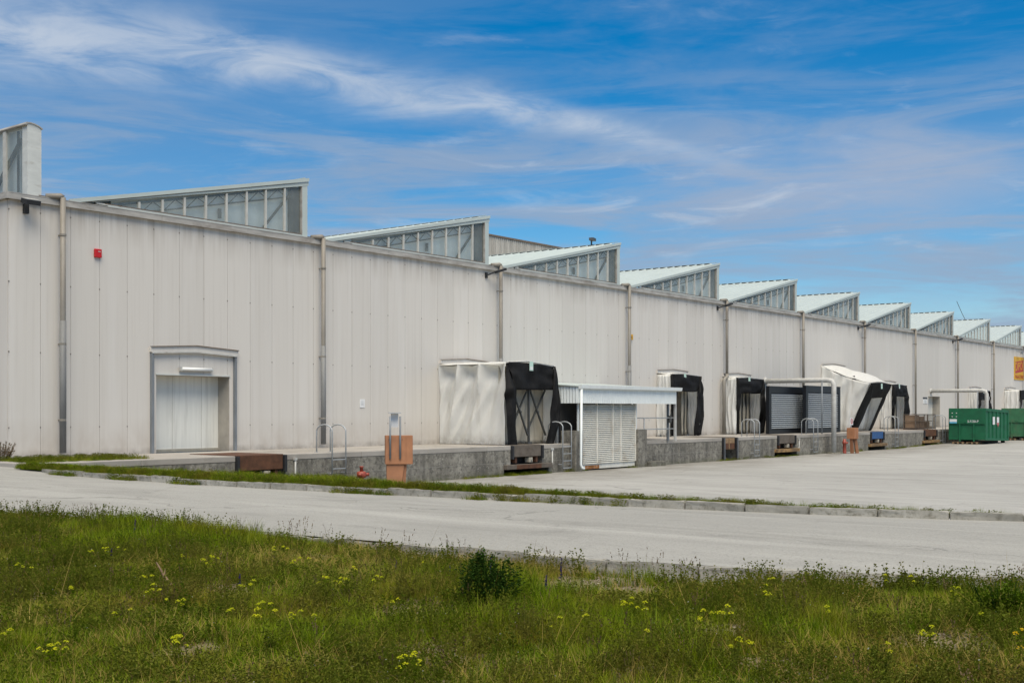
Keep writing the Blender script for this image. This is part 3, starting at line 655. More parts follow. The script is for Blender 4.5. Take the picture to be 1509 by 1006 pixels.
def door1_trim():
    S = thing('shelter_frame', (24.84, WY, DOCK), 'bare grey steel dock shelter frame with gabled head around the left door', 'door frame')
    gable_trim('head_trim', 23.06, 26.62, 4.66, S, 0.10, 0.17)
    b = MB(); b.bar((23.10, WY-0.11, 4.47), (24.85, WY-0.11, 4.56), 0.07, 0.05); b.bar((24.85, WY-0.11, 4.56), (26.58, WY-0.11, 4.47), 0.07, 0.05); b.build('head_rail', M['galv_pale'], S)
    for a in (23.08, 26.46):
        b = MB(); b.box(a, a+0.07, WY-0.12, WY-0.002, DOCK, 4.46); b.box(a+0.085, a+0.125, WY-0.06, WY-0.002, DOCK+0.1, 4.3); b.build('post', M['steel_post'], S)
    b = MB(); b.box(23.30, 26.32, WY-0.03, WY-0.002, 3.755, 3.80); b.build('head_flashing', M['trim_pale'], S)
    L_ = thing('strip_lamp', (24.85, WY, 3.97), 'white tubular strip lamp mounted above the left door', 'lamp')
    b = MB(); b.tube([(24.23, WY-0.10, 3.97), (25.48, WY-0.10, 3.97)], 0.062, 12); b.build('diffuser', M['lamp_white'], L_, smooth=True)
    b = MB(); b.box(24.2, 25.5, WY-0.06, WY-0.031, 3.91, 4.03); b.build('base_plate', M['galv_pale'], L_)
    for a in (24.19, 25.46): MB().box(a, a+0.05, WY-0.155, WY-0.04, 3.905, 4.035).build('end_cap', M['galv_pale'], L_)
door1_trim()

# ================================================================== loading dock
DF = 29.0
PITS = [(23.35, 25.35, None), (37.05, 39.15, (0.42, 0.45)), (54.72, 56.30, None), (61.2, 63.55, (0.3, 0.22)), (75.0, 77.35, (0.3, 0.22)), (85.2, 87.95, (0.3, 0.22))]
def dock():
    Dk = thing('loading_dock', (70, DF, 0), 'long stained concrete loading dock along the warehouse wall', 'loading dock')
    edges = [16.6]
    for a, c, _ in PITS: edges += [a, c]
    edges += [160]
    spans = list(zip(edges[0::2], edges[1::2]))
    gap = (41.15, 46.9)
    sp = []
    for a, c in spans:
        if a < gap[0] < c: sp += [(a, gap[0]), (gap[1], c)]
        else: sp.append((a, c))
    low = set(); sp2 = []
    for a, c in sp:                               # stretches undercut beside a leveller
        for pa, pc, e in PITS:
            if e and abs(a-pc) < 1e-6: low.add((a, a+e[1])); sp2.append((a, a+e[1])); a = a+e[1]
            if e and abs(c-pa) < 1e-6: low.add((c-e[0], c)); sp2.append((c-e[0], c)); c = c-e[0]
        sp2.append((a, c))
    for a, c in sp2:
        x = a
        while x < c-0.01:
            nx = min(x+3.4, c)
            if c-nx < 1.0: nx = c
            b = MB(); b.box(x+0.006, nx-0.006, DF+0.014, DF+3.0, -0.3 if (x, nx) not in low else DOCK-0.93, DOCK-0.189); o = b.build('wall_section', M['concrete'], Dk); bevel(o, 0.012)
            b = MB(); b.box(x+0.004, nx-0.004, DF, WY-0.001, DOCK-0.185, DOCK-0.0); o = b.build('top_slab', [M['concrete_top']], Dk); bevel(o, 0.02)
            if (x, nx) not in low: MB().box(x+0.006, nx-0.006, DF+0.008, DF+0.014, 0.50, 0.512).build('form_line', M['kerb'], Dk)
            x = nx
    for a, c, _ in PITS:                          # slab behind each leveller
        MB().box(a, c, DF+2.4, WY-0.001, DOCK-0.185, DOCK).build('top_slab', M['concrete_top'], Dk)
        MB().box(a-0.1, c+0.1, DF+2.4, DF+3.0, -0.3, DOCK-0.19).build('pit_wall', M['concrete'], Dk)
dock()
def leveller(i, a, c, lip, label, kind='steel'):
    T = thing('dock_leveller', ((a+c)/2, DF, 0), label, 'dock leveller', 'dock levellers set into the loading dock')
    b = MB(); b.box(a+0.06, c-0.06, DF+0.05, DF+2.35, DOCK-0.03, DOCK+0.012); b.build('platform', M['rust' if i in (0, 5) else 'rust_grey'], T)
    for x in (a+0.0, c-0.11):
        o = bevel(MB().box(x+0.01, x+0.10, DF-0.10, DF+0.06, DOCK-0.55, DOCK-0.01).build('bumper', M['rubber'], T), 0.015)
    if kind == 'steel':
        lipm = {'rust': 'rust', 'grey': 'rust_grey', 'blue': 'blue_paint'}[lip]
        bevel(MB().box(a+0.14, c-0.14, DF-0.03, DF+0.03, DOCK-0.46, DOCK+0.005).build('lip', M[lipm], T), 0.01)
        for x in (a+0.30, c-0.42):
            MB().box(x, x+0.12, DF+0.02, DF+0.35, DOCK-0.70, DOCK-0.40).build('lip_support', M['rust'], T)
        b = MB(); b.box(a+0.10, c-0.10, DF+0.35, DF+0.6, DOCK-0.75, DOCK-0.05); b.build('pit_dark', M['dark_gap'], T)  # near-black block fills the hollow of the pit behind the lip
        xm = (a+c)/2+0.12; bx = bevel(MB().box(xm, xm+0.24, DF-0.02, DF+0.2, DOCK-0.70, DOCK-0.50).build('valve_box', M['curtain'], T), 0.01)
        MB().box(xm+0.13, xm+0.17, DF-0.03, DF-0.021, DOCK-0.68, DOCK-0.60).build('valve_mark', M['ink'], bx)
        if i in (1, 3, 4, 5):
            e = PITS[i][2]; a2, c2 = a-e[0]-0.03, c+e[1]+0.03
            bevel(MB().box(a2, c2, DF-0.18, DF+0.4, DOCK-0.94, DOCK-0.76).build('steel_ledge', M['rust_orange' if i != 1 else 'rust_grey'], T), 0.01)
            if i == 1: MB().box(a+0.15, c-0.3, DF-0.185, DF-0.181, DOCK-0.935, DOCK-0.765).build('ledge_rust', M['rust'], T)
    else:
        for k in range(2):
            x = a+0.16+k*0.66; bevel(MB().box(x, x+0.58, DF+0.0, DF+0.16, DOCK-0.62, DOCK-0.04).build('wooden_buffer', M['wood'], T), 0.02)
            MB().box(x+0.02, x+0.56, DF-0.004, DF-0.001, DOCK-0.60, DOCK-0.30).build('buffer_stain', M['rust'], T)
        for x in (a-0.02, c-0.16):
            bevel(MB().box(x, x+0.16, DF-0.13, DF-0.03, 0.02, DOCK-0.02).build('guard_post', M['rubber'], T), 0.015)
            MB().box(x+0.05, x+0.085, DF-0.15, DF-0.131, 0.02, DOCK-0.02).build('guard_rail', M['steel_post'], T)
        MB().box(a, c, DF+0.9, DF+1.0, -0.1, DOCK-0.05).build('pit_back', M['concrete'], T)
        b = MB(); b.bar((a+0.35, DF+0.3, 0.05), (a+0.75, DF+0.1, 0.02), 0.10, 0.03); b.bar((a+0.3, DF+0.35, 0.35), (a+0.72, DF+0.02, 0.03), 0.09, 0.03); b.build('plank', M['wood'], T)
LEVS = [('rust', 'dark brown rusty dock leveller below the left door', 'steel'), ('grey', 'grey-brown dock leveller with rusty ledge under the long white tarpaulin shelter', 'steel'),
        ('x', 'open leveller pit with two brown wooden buffers between black posts', 'wood'), ('grey', 'brown dock leveller with yellowish ledge below the dark louvred screens', 'steel'),
        ('blue', 'dock leveller with bright blue lip below the slumped shelter', 'steel'), ('rust', 'reddish brown dock leveller below the mesh cages', 'steel')]
for i, ((a, c, _), (lip, lb, kd)) in enumerate(zip(PITS, LEVS)): leveller(i, a, c, lip, lb, kd)

# ================================================================== dock shelters
def sheet_between(left, right, nu, nv, fn=None):
    """cloth spanned between two polylines of (x,y,z); fn(u,v) -> (dx,dy,dz)"""
    def at(pl, t):
        k = t*(len(pl)-1); i = min(int(k), len(pl)-2); return Vector(pl[i]).lerp(Vector(pl[i+1]), k-i)
    def g(u, v):
        p = at(left, v).lerp(at(right, v), u)
        return tuple(p + Vector(fn(u, v))) if fn else tuple(p)
    return MB().grid(g, nu, nv)
def wav(seed, amp=0.05, fu=2.0, fv=2.0):
    return lambda u, v: mnoise.noise((u*fu+seed, v*fv, seed*1.7))*amp
def folds(seed, amp, k, lean=0.3):
    """soft vertical curtain folds that wander and die out at the top"""
    def f(u, v):
        w = 0.25*mnoise.noise((u*2.1+seed, v*1.3, 0.3)) + lean*0.12*v
        a = math.sin((u+w)*k*2*math.pi+seed); a = math.copysign(abs(a)**0.7, a)
        return amp*a*(0.25+0.75*min(1, v*3)) + 0.5*amp*mnoise.noise((u*5+seed, v*2.5, 1.1)) + 0.45*amp*(1-3*abs(mnoise.noise((u*4+v*1.5+seed, v*2.2-u, 6.1)))) + 0.25*amp*(1-3*abs(mnoise.noise((u*9-v*3+seed, v*3.2, 2.1))))
    return f
def curtain_side(name, X, y0, y1, z0, z1, seed, parent, sign=-1, amp=0.07, k=4, nu=40, nv=26, mat='tarp', rag=0.0, inset=0.0):
    f = folds(seed, amp, k)
    def g(u, v):
        d = f(u, v); yy = y0+(y1-y0)*u; zz = z1+(z0-z1)*v
        zz += rag*mnoise.noise((u*6, seed, 0))*v
        return (X+sign*abs(d)*0.6+sign*d*0.5 + inset*math.sin(math.pi*v)*0.5, yy + 0.3*d*v, zz)
    return solid(MB().grid(g, nu, nv).build(name, M[mat], parent, smooth=True), 0.008)
def strips(x0, x1, y, z0, z1, parent, n=5, seed=1):
    for k in range(n):
        a = x0+(x1-x0)*k/n; w = (x1-x0)/n*1.05
        f = wav(seed+k*3.3, 0.05, 1.5, 3)
        solid(MB().grid(lambda u, v: (a+w*u, y+0.03*(k % 2)+f(u, v), z1+(z0+0.03-z1)*v), 4, 12).build('inner_strip', M['frame_steel' if k % 2 else 'curtain'], parent, smooth=True), 0.006)
def shelter(X0, X1, Yf, zt, label, seed, flapw=(0.55, 0.62), side_k=4, ragged=0.0, sweep=0.25, lwall=0.0):
    xm = (X0+X1)/2; zs = zt-0.02
    S = thing('dock_shelter', (xm, (WY+Yf)/2, DOCK), label, 'dock shelter', 'tarpaulin dock shelters along the wall')
    gable_trim('head_trim', X0-0.05, X1+0.05, zt+0.17, S, 0.08, 0.16)
    # roof: two slopes falling from the middle
    solid(MB().grid(lambda u, v: (X0+(X1-X0)*u, WY-0.02+(Yf-WY+0.02)*v, zt+0.10-0.14*v-abs(u-0.4)*0.16-0.03*math.sin(math.pi*v)*abs(math.sin(u*9))), 16, 8).build('roof_sheet', M['tarp'], S, smooth=True), 0.008)
    curtain_side('side_curtain', X0, WY-0.02, Yf, DOCK+0.02, zs-0.05, seed, S, -1, 0.075, side_k, rag=ragged)
    curtain_side('side_curtain', X1, WY-0.02, Yf, DOCK+0.02, zs-0.10, seed+3, S, 1, 0.075, side_k, rag=ragged)
    # front bar
    b = MB(); b.tube([(X0, Yf+0.02, zt-0.05), (X0+(X1-X0)*0.4, Yf+0.02, zt+0.0), (X1, Yf+0.02, zt-0.10)], 0.03, 8); b.build('front_bar', M['galv_pale'], S, smooth=True)
    # black head flap and side flaps
    hb = zt-0.98; y = Yf-0.03
    L_ = [(X0+0.02, y, zt-0.06), (X0+0.20, y-0.06, hb+0.45), (X0+0.42, y-0.02, hb)]
    R_ = [(X1-0.02, y, zt-0.11), (X1-0.14, y-0.06, hb+0.45), (X1-0.30, y-0.02, hb+0.03)]
    def hf(u, v):
        return (0, wav(seed, 0.13, 3.5, 3)(u, v)-0.05*math.sin(math.pi*u)*v, 0.055*(1-v)*(1-abs(u-0.4)*1.6) + 0.02*math.sin(u*7)*v)
    solid(sheet_between(L_, R_, 22, 10, hf).build('head_flap', M['black_tarp'], S, smooth=True), 0.014)
    fw0, fw1 = flapw
    lo = [(X0-0.02, y-0.02, zt-0.06), (X0-0.10, y-0.05, zt-0.95), (X0-0.16, y-0.06, zt-1.45), (X0+0.0, y-0.03, zt-2.1), (X0+0.02+sweep*0.25, y, DOCK+0.05)]
    li = [(X0+0.10, y-0.02, zt-0.06), (X0+fw0*0.9, y-0.10, zt-0.98), (X0+fw0*1.0, y-0.05, zt-1.45), (X0+fw0*0.72, y, zt-2.1), (X0+fw0*0.45+sweep*0.3, y+0.03, DOCK+0.02)]
    ro = [(X1+0.02, y-0.02, zt-0.10), (X1+0.14, y-0.05, zt-0.75), (X1+0.28, y-0.06, zt-1.25), (X1+0.30, y-0.08, zt-2.2), (X1+0.06, y, DOCK+0.05)]
    ri = [(X1-0.10, y-0.02, zt-0.10), (X1-0.32, y-0.10, zt-0.95), (X1-fw1*0.8, y-0.06, zt-1.25), (X1-fw1, y, zt-2.2), (X1-fw1*0.95, y+0.02, DOCK+0.02)]
    f1 = wav(seed+5, 0.20, 2.6, 4.0); f2 = wav(seed+9, 0.20, 2.6, 4.0)
    solid(sheet_between(lo, li, 8, 22, lambda u, v: (0.4*f1(u, v), f1(u, v), 0)).build('side_flap', M['black_tarp'], S, smooth=True), 0.014)
    solid(sheet_between(ri, ro, 8, 22, lambda u, v: (0.4*f2(u, v), f2(u, v), 0)).build('side_flap', M['black_tarp'], S, smooth=True), 0.014)
    # pale tag on the head flap
    tx = X0+(X1-X0)*0.42; t = MB().box(tx-0.11, tx+0.11, y-0.10, y-0.085, zt-0.36, zt-0.0).build('tag', M['mint_tag'], S)
    MB().box(tx-0.08, tx+0.08, y-0.104, y-0.101, zt-0.34, zt-0.24).build('tag_print', M['white_sign'], t)
    for x in (X0+0.06, X1-0.12): MB().box(x, x+0.06, Yf+0.03, Yf+0.09, DOCK, zt-0.12).build('frame_post', M['frame_steel'], S)
    return S
s3 = shelter(54.90, 58.05, 32.15, 4.58, 'black-fronted dock shelter with ragged white side, right of the white canopy', 2.0, ragged=0.3)
strips(57.0, 57.75, WY-0.3, DOCK+0.05, 3.7, s3, 4, 2)
s4 = shelter(62.35, 65.75, 32.12, 4.56, 'black-fronted dock shelter beside the dark louvred screens', 5.0, (0.40, 0.5))
strips(63.9, 65.3, WY-0.3, DOCK+0.05, 3.7, s4, 6, 4)
s6 = shelter(87.3, 90.3, 32.1, 4.60, 'black-fronted dock shelter directly right of the slumped one', 8.0)
strips(88.2, 90.0, WY-0.3, DOCK+0.05, 3.8, s6, 6, 6)
s7 = shelter(108.75, 112.1, 32.2, 4.48, 'black-fronted dock shelter behind the dark green container', 11.0)
s8 = shelter(119.9, 123.3, 31.6, 4.60, 'black-fronted dock shelter farthest right, behind the pale green container', 14.0)

def shelter_long():                               # the deep one with the big white side
    X0, X1, Yf, zt = 37.3, 40.5, 29.40, 4.58
    S = thing('dock_shelter', (38.9, 31.2, DOCK), 'deep dock shelter with long creased white tarpaulin side and black front', 'dock shelter', 'tarpaulin dock shelters along the wall')
    gable_trim('head_trim', X0-0.02, X1+0.05, zt+0.13, S, 0.09, 0.15)
    ties = [0.0, 0.30, 0.635, 1.0]
    def g(u, v):
        # u: 0 at the wall, 1 at the front; crests fan from the ties towards the wall
        uu = u + 0.17*v*(0.35+0.65*math.sin(math.pi*min(1, u+0.15*v))) + 0.02*mnoise.noise((u*3, v*3, 4))
        k = 0
        while k < 2 and uu > ties[k+1]: k += 1
        t = (uu-ties[k])/(ties[k+1]-ties[k]); t = max(0, min(1.2, t))
        crest = abs(2*t-1)**1.1                 # 1 at ties, 0 between
        sag = 0.34*(1-crest)*math.exp(-((v-0.10)/0.13)**2) + 0.16*(1-crest)*math.exp(-((v-0.45)/0.35)**2) + 0.10*(1-crest)
        sec = 0.05*math.sin((t*2.2+v*1.6)*2*math.pi)*math.exp(-((v-0.35)/0.4)**2)
        cr = 0.03*mnoise.noise((u*3.2-v*1.4, v*1.6+u, 2.0)) + 0.025*(1-abs(mnoise.noise((u*5.5+v*3.0, v*1.2, 9.0)))*3)*(0.3+v)
        top_drop = 0.13*(1-crest)*max(0, 1-v*6)
        z = (zt-0.10) + (DOCK+0.0-(zt-0.10))*v - top_drop*0.5
        return (X0 - 0.10 + sag - cr*1.2 - sec, WY-0.02 + (Yf-WY+0.02)*u + 0.03*mnoise.noise((v*4, u, 3)), z)
    solid(MB().grid(g, 120, 80).build('side_curtain', M['tarp'], S, smooth=True), 0.008)
    curtain_side('side_curtain', X1+0.05, WY-0.02, Yf, DOCK+0.02, zt-0.1, 21, S, 1, 0.07, 4)
    def r(u, v):
        e = 0.0
        k = 0
        while k < 2 and v > ties[k+1]: k += 1
        t = (v-ties[k])/(ties[k+1]-ties[k]); sagv = 0.06*(1-abs(2*t-1)**1.5)
        return (X0-0.12+(X1-X0+0.14)*u, WY-0.02+(Yf-WY+0.02)*v, zt+0.06 - 0.14*(1-u)**6 - 0.10*u**3 - sagv*(0.3+0.7*math.sin(math.pi*min(1, u*2))) - 0.02*v)
    solid(MB().grid(r, 20, 40).build('roof_sheet', M['tarp'], S, smooth=True), 0.008)
    b = MB(); b.tube([(X0, Yf, zt-0.05), (X0+1.3, Yf, zt+0.03), (X1, Yf, zt-0.13)], 0.035, 8); b.build('front_bar', M['galv_pale'], S, smooth=True)
    y = Yf-0.04; hb = 3.42
    L_ = [(X0+0.05, y, zt-0.06), (X0+0.16, y-0.05, 4.0), (X0+0.42, y-0.02, hb)]; R_ = [(X1-0.02, y, zt-0.15), (X1-0.08, y-0.05, 4.0), (X1-0.16, y-0.02, hb+0.03)]
    solid(sheet_between(L_, R_, 24, 12, lambda u, v: (0, wav(3.0, 0.13, 3.5, 3)(u, v), 0.06*(1-v)*(1-abs(u-0.4)*1.5))).build('head_flap', M['black_tarp'], S, smooth=True), 0.014)
    lo = [(X0-0.02, y-0.02, zt-0.05), (X0-0.22, y-0.10, 3.6), (X0-0.30, y-0.12, 3.25), (X0-0.10, y-0.06, 3.0), (X0-0.12, y-0.04, 2.4), (X0-0.08, y-0.02, 1.9), (X0-0.05, y, 1.2)]
    li = [(X0+0.10, y-0.02, zt-0.05), (X0+0.34, y-0.16, 3.6), (X0+0.42, y-0.10, 3.25), (X0+0.44, y-0.08, 3.0), (X0+0.50, y-0.05, 2.4), (X0+0.55, y-0.02, 1.9), (X0+0.62, y-0.02, 0.95)]
    ro = [(X1+0.02, y-0.02, zt-0.13), (X1+0.16, y-0.06, 3.9), (X1+0.28, y-0.10, 3.4), (X1+0.36, y-0.12, 2.7), (X1+0.26, y-0.08, 2.2), (X1+0.06, y-0.04, 1.6), (X1-0.05, y, 1.12)]
    ri = [(X1-0.10, y-0.02, zt-0.13), (X1-0.22, y-0.08, 3.9), (X1-0.30, y-0.14, 3.4), (X1-0.36, y-0.10, 2.7), (X1-0.42, y-0.06, 2.2), (X1-0.48, y-0.03, 1.6), (X1-0.52, y, 1.18)]
    f1 = wav(5, 0.20, 2.6, 4.0); f2 = wav(9, 0.20, 2.6, 4.0)
    solid(sheet_between(lo, li, 8, 30, lambda u, v: (0.3*f1(u, v), f1(u, v), 0)).build('side_flap', M['black_tarp'], S, smooth=True), 0.014)
    solid(sheet_between(ri, ro, 8, 30, lambda u, v: (0.3*f2(u, v), f2(u, v), 0)).build('side_flap', M['black_tarp'], S, smooth=True), 0.014)
    t = MB().box(38.62, 38.86, y-0.11, y-0.095, 4.22, 4.60).build('tag', M['mint_tag'], S); MB().box(38.65, 38.83, y-0.114, y-0.111, 4.26, 4.38).build('tag_print', M['white_sign'], t)
    # scissor frame and inner curtain
    yb = Yf+0.22
    for a, c in ((37.95, 39.02), (39.12, 40.25)):
        for p, q in (((a, yb, 3.45), (c-0.05, yb, 1.55)), ((c, yb+0.06, 3.45), (a-0.1, yb+0.06, 1.75))):
            MB().bar(p, q, 0.05, 0.075, (0, 1, 0)).build('scissor_arm', M['frame_steel'], S)
        MB().tube([((a+c)/2-0.03, yb-0.06, 2.53), ((a+c)/2-0.03, yb+0.12, 2.53)], 0.045, 8).build('pivot', M['frame_steel'], S)
    MB().box(39.02, 39.10, yb-0.02, yb+0.06, DOCK+0.05, 4.3).build('centre_post', M['frame_steel'], S)
    MB().box(38.93, 39.19, yb-0.06, yb+0.12, DOCK+0.01, DOCK+0.10).build('post_foot', M['frame_steel'], S)
    f = folds(3.0, 0.05, 3)
    solid(MB().grid(lambda u, v: (37.45+2.95*u, yb+0.30+f(u, v), 4.4+(DOCK+0.03-4.4)*v), 40, 20).build('inner_curtain', M['curtain'], S, smooth=True), 0.008)
shelter_long()

def shelter_slumped():
    X0, X1 = 76.5, 80.3
    S = thing('dock_shelter', (78.4, 31.5, DOCK), 'slumped dock shelter leaning forward with sagging white tarpaulin roof', 'dock shelter', 'tarpaulin dock shelters along the wall')
    gable_trim('head_trim', X0-0.05, X1+0.1, 5.72, S, 0.08, 0.16)
    top = Vector((0, 29.6, 4.40)); bot = Vector((0, 31.05, 1.2))
    def side(X, sg, seed):
        f = folds(seed, 0.09, 3)
        def g(u, v):
            a = Vector((X, WY-0.02, 5.65+(1.2-5.65)*v)); bb = Vector((X, top.y+(bot.y-top.y)*v, top.z+(bot.z-top.z)*v))
            p = a.lerp(bb, u); sag = -0.18*math.sin(math.pi*u)*(1-v)
            return (p.x+sg*f(u, v), p.y, p.z+sag)
        return g
    solid(MB().grid(side(X0, -1, 4), 40, 30).build('side_curtain', M['tarp'], S, smooth=True), 0.008)
    solid(MB().grid(side(X1, 1, 6), 40, 30).build('side_curtain', M['tarp'], S, smooth=True), 0.008)
    def roof(u, v):
        a = 5.68+(4.45-5.68)*v; hump = 0.14*math.exp(-((v-0.55)/0.2)**2)*u - 0.20*math.sin(math.pi*v)*(1-u)*0.6
        return (X0-0.02+(X1-X0+0.04)*u, WY-0.02+(29.6-WY)*v, a+hump+0.10*math.sin(math.pi*u)-0.04*abs(math.sin(v*9)))
    solid(MB().grid(roof, 24, 30).build('roof_sheet', M['tarp'], S, smooth=True), 0.008)
    fr = lambda x, t, o=0: (x, top.y+(bot.y-top.y)*t-0.05-o, top.z+(bot.z-top.z)*t)
    L_ = [fr(X0, 0), fr(X0+0.2, 0.16, 0.05), fr(X0+0.3, 0.32)]; R_ = [fr(X1, 0), fr(X1-0.05, 0.16, 0.05), fr(X1-0.05, 0.28)]
    solid(sheet_between(L_, R_, 20, 10, lambda u, v: (0, wav(13, 0.08)(u, v), 0.08*math.sin(math.pi*u)*(1-v))).build('head_flap', M['black_tarp'], S, smooth=True), 0.014)
    f1 = wav(15, 0.12, 2, 3); f2 = wav(17, 0.12, 2, 3)
    solid(sheet_between([fr(X0-0.03, t) for t in (0, .3, .6, 1)], [fr(X0+w, t, 0.03) for t, w in ((0, .3), (.3, 1.15), (.6, 1.3), (1, 1.2))], 8, 24, lambda u, v: (f1(u, v)*.4, f1(u, v), 0)).build('side_flap', M['black_tarp'], S, smooth=True), 0.014)
    solid(sheet_between([fr(X1-w, t, 0.03) for t, w in ((0, .15), (.3, .55), (.6, .6), (1, 0.55))], [fr(X1+0.05, t) for t in (0, .3, .6, 1)], 8, 24, lambda u, v: (f2(u, v)*.4, f2(u, v), 0)).build('side_flap', M['black_tarp'], S, smooth=True), 0.014)
    t = MB().box(78.0, 78.25, 29.40, 29.42, 4.05, 4.40).build('tag', M['mint_tag'], S)
    for a in (X0+0.25, X1-0.1): MB().bar((a, 31.1, DOCK), (a, 29.75, 4.35), 0.06, 0.06).build('frame_post', M['frame_steel'], S)
    for p in ((77.0, 32.2, 5.15), (77.0, 30.9, 4.75)): MB().obox(p, (1,0,0), (0,1,-0.4), (0,0.4,1), 0.05, 0.10, 0.16).build('tear_patch', M['black_tarp'], S)
    f = folds(7, 0.05, 4)
    solid(MB().grid(lambda u, v: (76.85+3.1*u, 31.25+0.35*(1-v)*0-0.75*(1-v)+f(u, v), 4.3+(DOCK+0.03-4.3)*v), 30, 16).build('inner_curtain', M['tarp'], S, smooth=True), 0.008)
shelter_slumped()

# ================================================================== white canopy with louvred gate
def canopy():
    S = thing('canopy_shed', (44.5, 30.5, 0), 'white corrugated canopy shed over a louvred gate', 'shed')
    x0, x1, yf, yb = 41.09, 49.28, 28.55, 32.85; z0, z1 = 2.90, 3.58
    b = MB(); n = int((x1-x0)/0.14)
    vs = []; fs = []
    for i in range(n*4+1):                     # ribbed front fascia
        x = x0+(x1-x0)*i/(n*4); d = (0, 0, 0.022, 0.022)[i % 4]; vs += [(x, yf-d, z0), (x, yf-d, z1)]
    for i in range(n*4): fs.append((2*i, 2*i+2, 2*i+3, 2*i+1))
    b.add(vs, fs); solid(b.build('front_fascia', M['white_paint'], S), 0.006)
    b = MB(); vs = []; fs = []; n = 28
    for i in range(n*4+1):
        y = yf+(yb-yf)*i/(n*4); d = (0, 0, 0.022, 0.022)[i % 4]; vs += [(x0-d, y, z0), (x0-d, y, z1+0.13*(y-yf)/(yb-yf))]
    for i in range(n*4): fs.append((2*i+1, 2*i+3, 2*i+2, 2*i))
    b.add(vs, fs); solid(b.build('side_fascia', M['white_paint'], S), 0.006)
    b = MB(); b.add([(x0-0.1, yf-0.02, z1+0.02), (x1+0.1, yf-0.02, z1+0.02), (x1+0.1, yb+0.12, z1+0.30), (x0-0.1, yb+0.12, z1+0.30), (x0-0.1, yf-0.02, z1+0.06), (x1+0.1, yf-0.02, z1+0.06), (x1+0.1, yb+0.12, z1+0.34), (x0-0.1, yb+0.12, z1+0.34)],
                    [(0,3,2,1),(4,5,6,7),(0,1,5,4),(1,2,6,5),(2,3,7,6),(3,0,4,7)]); b.build('roof', M['roof_metal'], S)
    b = MB(); sec = [(yf-0.03, z1-0.07), (yf-0.12, z1-0.085), (yf-0.19, z1-0.05), (yf-0.21, z1+0.09), (yf-0.03, z1+0.10)]
    for a, c in ((x0-0.02, 46.3), (46.305, x1+0.22)):
        b.add([(a, y, z) for y, z in sec]+[(c, y, z) for y, z in sec], [(0,1,2,3,4), (9,8,7,6,5)]+[((k+1) % 5, k, 5+k, 5+(k+1) % 5) for k in range(5)])
    b.build('gutter', M['white_paint'], S)
    b = MB(); b.tube([(x0+0.05, yf-0.13, z1-0.08), (x0+0.05, yf-0.10, 0.30), (x0+0.08, yf-0.14, 0.17), (x0+0.16, yf-0.22, 0.12)], 0.055, 10); b.build('downpipe', M['white_paint'], S, smooth=True)
    for a, c, zt in ((41.15, 41.70, 1.73), (46.12, 46.90, 1.73)):
        bevel(MB().box(a, c, 28.72, 29.5, -0.2, zt).build('pier', M['concrete'], S), 0.015)
    # gate of louvre slats
    g0, g1, yg = 41.72, 46.08, 28.86
    G = MB().box(g0, g1, yg+0.02, yg+0.05, 0.06, 0.30).build('gate', M['louvre'], S)
    zs = 0.33; k = 0
    sl = MB(); 
    cols = [g0, 42.95, 44.2, 44.85, g1]
    meshes = {}
    while zs < 2.86:
        for a, c in zip(cols, cols[1:]):
            w = round(c-a, 3)
            if w not in meshes:
                q = MB(); q.obox((w/2, 0, 0), (1,0,0), (0,1,0.9), (0,-0.9,1), w/2-0.015, 0.056, 0.006); meshes[w] = q.mesh('slat', M['louvre'])
            link('slat', meshes[w], G, (a, yg, zs))
        zs += 0.083; k += 1
    for a in cols: MB().box(a-0.022, a+0.022, yg-0.045, yg+0.06, 0.30, 2.9).build('stile', M['louvre'], G)
    MB().box(g0+0.35, g0+1.45, yg+0.016, yg+0.019, 0.065, 0.22).build('rust_patch', M['rust_stain'], G)
    MB().box(g1+0.05, g1+0.22, 28.9, 29.02, 1.73, 2.9).build('jamb', M['white_paint'], S)
    MB().box(41.35, 41.42, 28.74, 28.80, 1.73, 2.9).build('jamb', M['white_paint'], S)
    MB().box(41.15, 46.9, 29.55, 29.6, 0.0, 2.9).build('added_backing', M['dark_gap'], S)  # near-black sheet stands in for the shaded interior behind the gate
    MB().box(40.9, 41.1, 31.5, 32.99, DOCK, 2.95).build('side_wall', M['panel'], S)
    MB().box(41.0, 41.1, 29.6, 29.75, DOCK, 2.95).build('side_post', M['galv'], S)
    # right-hand posts and railing
    for x, y, m in ((49.32, 28.62, 'galv_pale'), (49.12, 28.9, 'steel_post')): MB().box(x, x+0.10, y, y+0.10, DOCK-0.06, z0).build('post', M[m], S)
    MB().box(49.0, 49.12, 28.75, 28.85, 2.0, 2.35).build('switch_box', M['frame_steel'], S)
    b = MB()
    for z in (1.72, 2.24): b.tube([(46.5, 28.98, z), (49.35, 28.75, z)], 0.025, 8)
    b.tube([(47.0, 28.94, DOCK-0.3), (47.0, 28.94, 2.26)], 0.03, 8); b.build('railing', M['galv'], S, smooth=True)
    MB().box(47.15, 47.32, DF-0.008, DF-0.003, 0.62, 0.95).build('plate', M['white_sign'], S)
    bevel(MB().box(46.95, 48.3, 28.55, 28.99, -0.1, 0.22).build('step', M['concrete'], S), 0.015)
canopy()

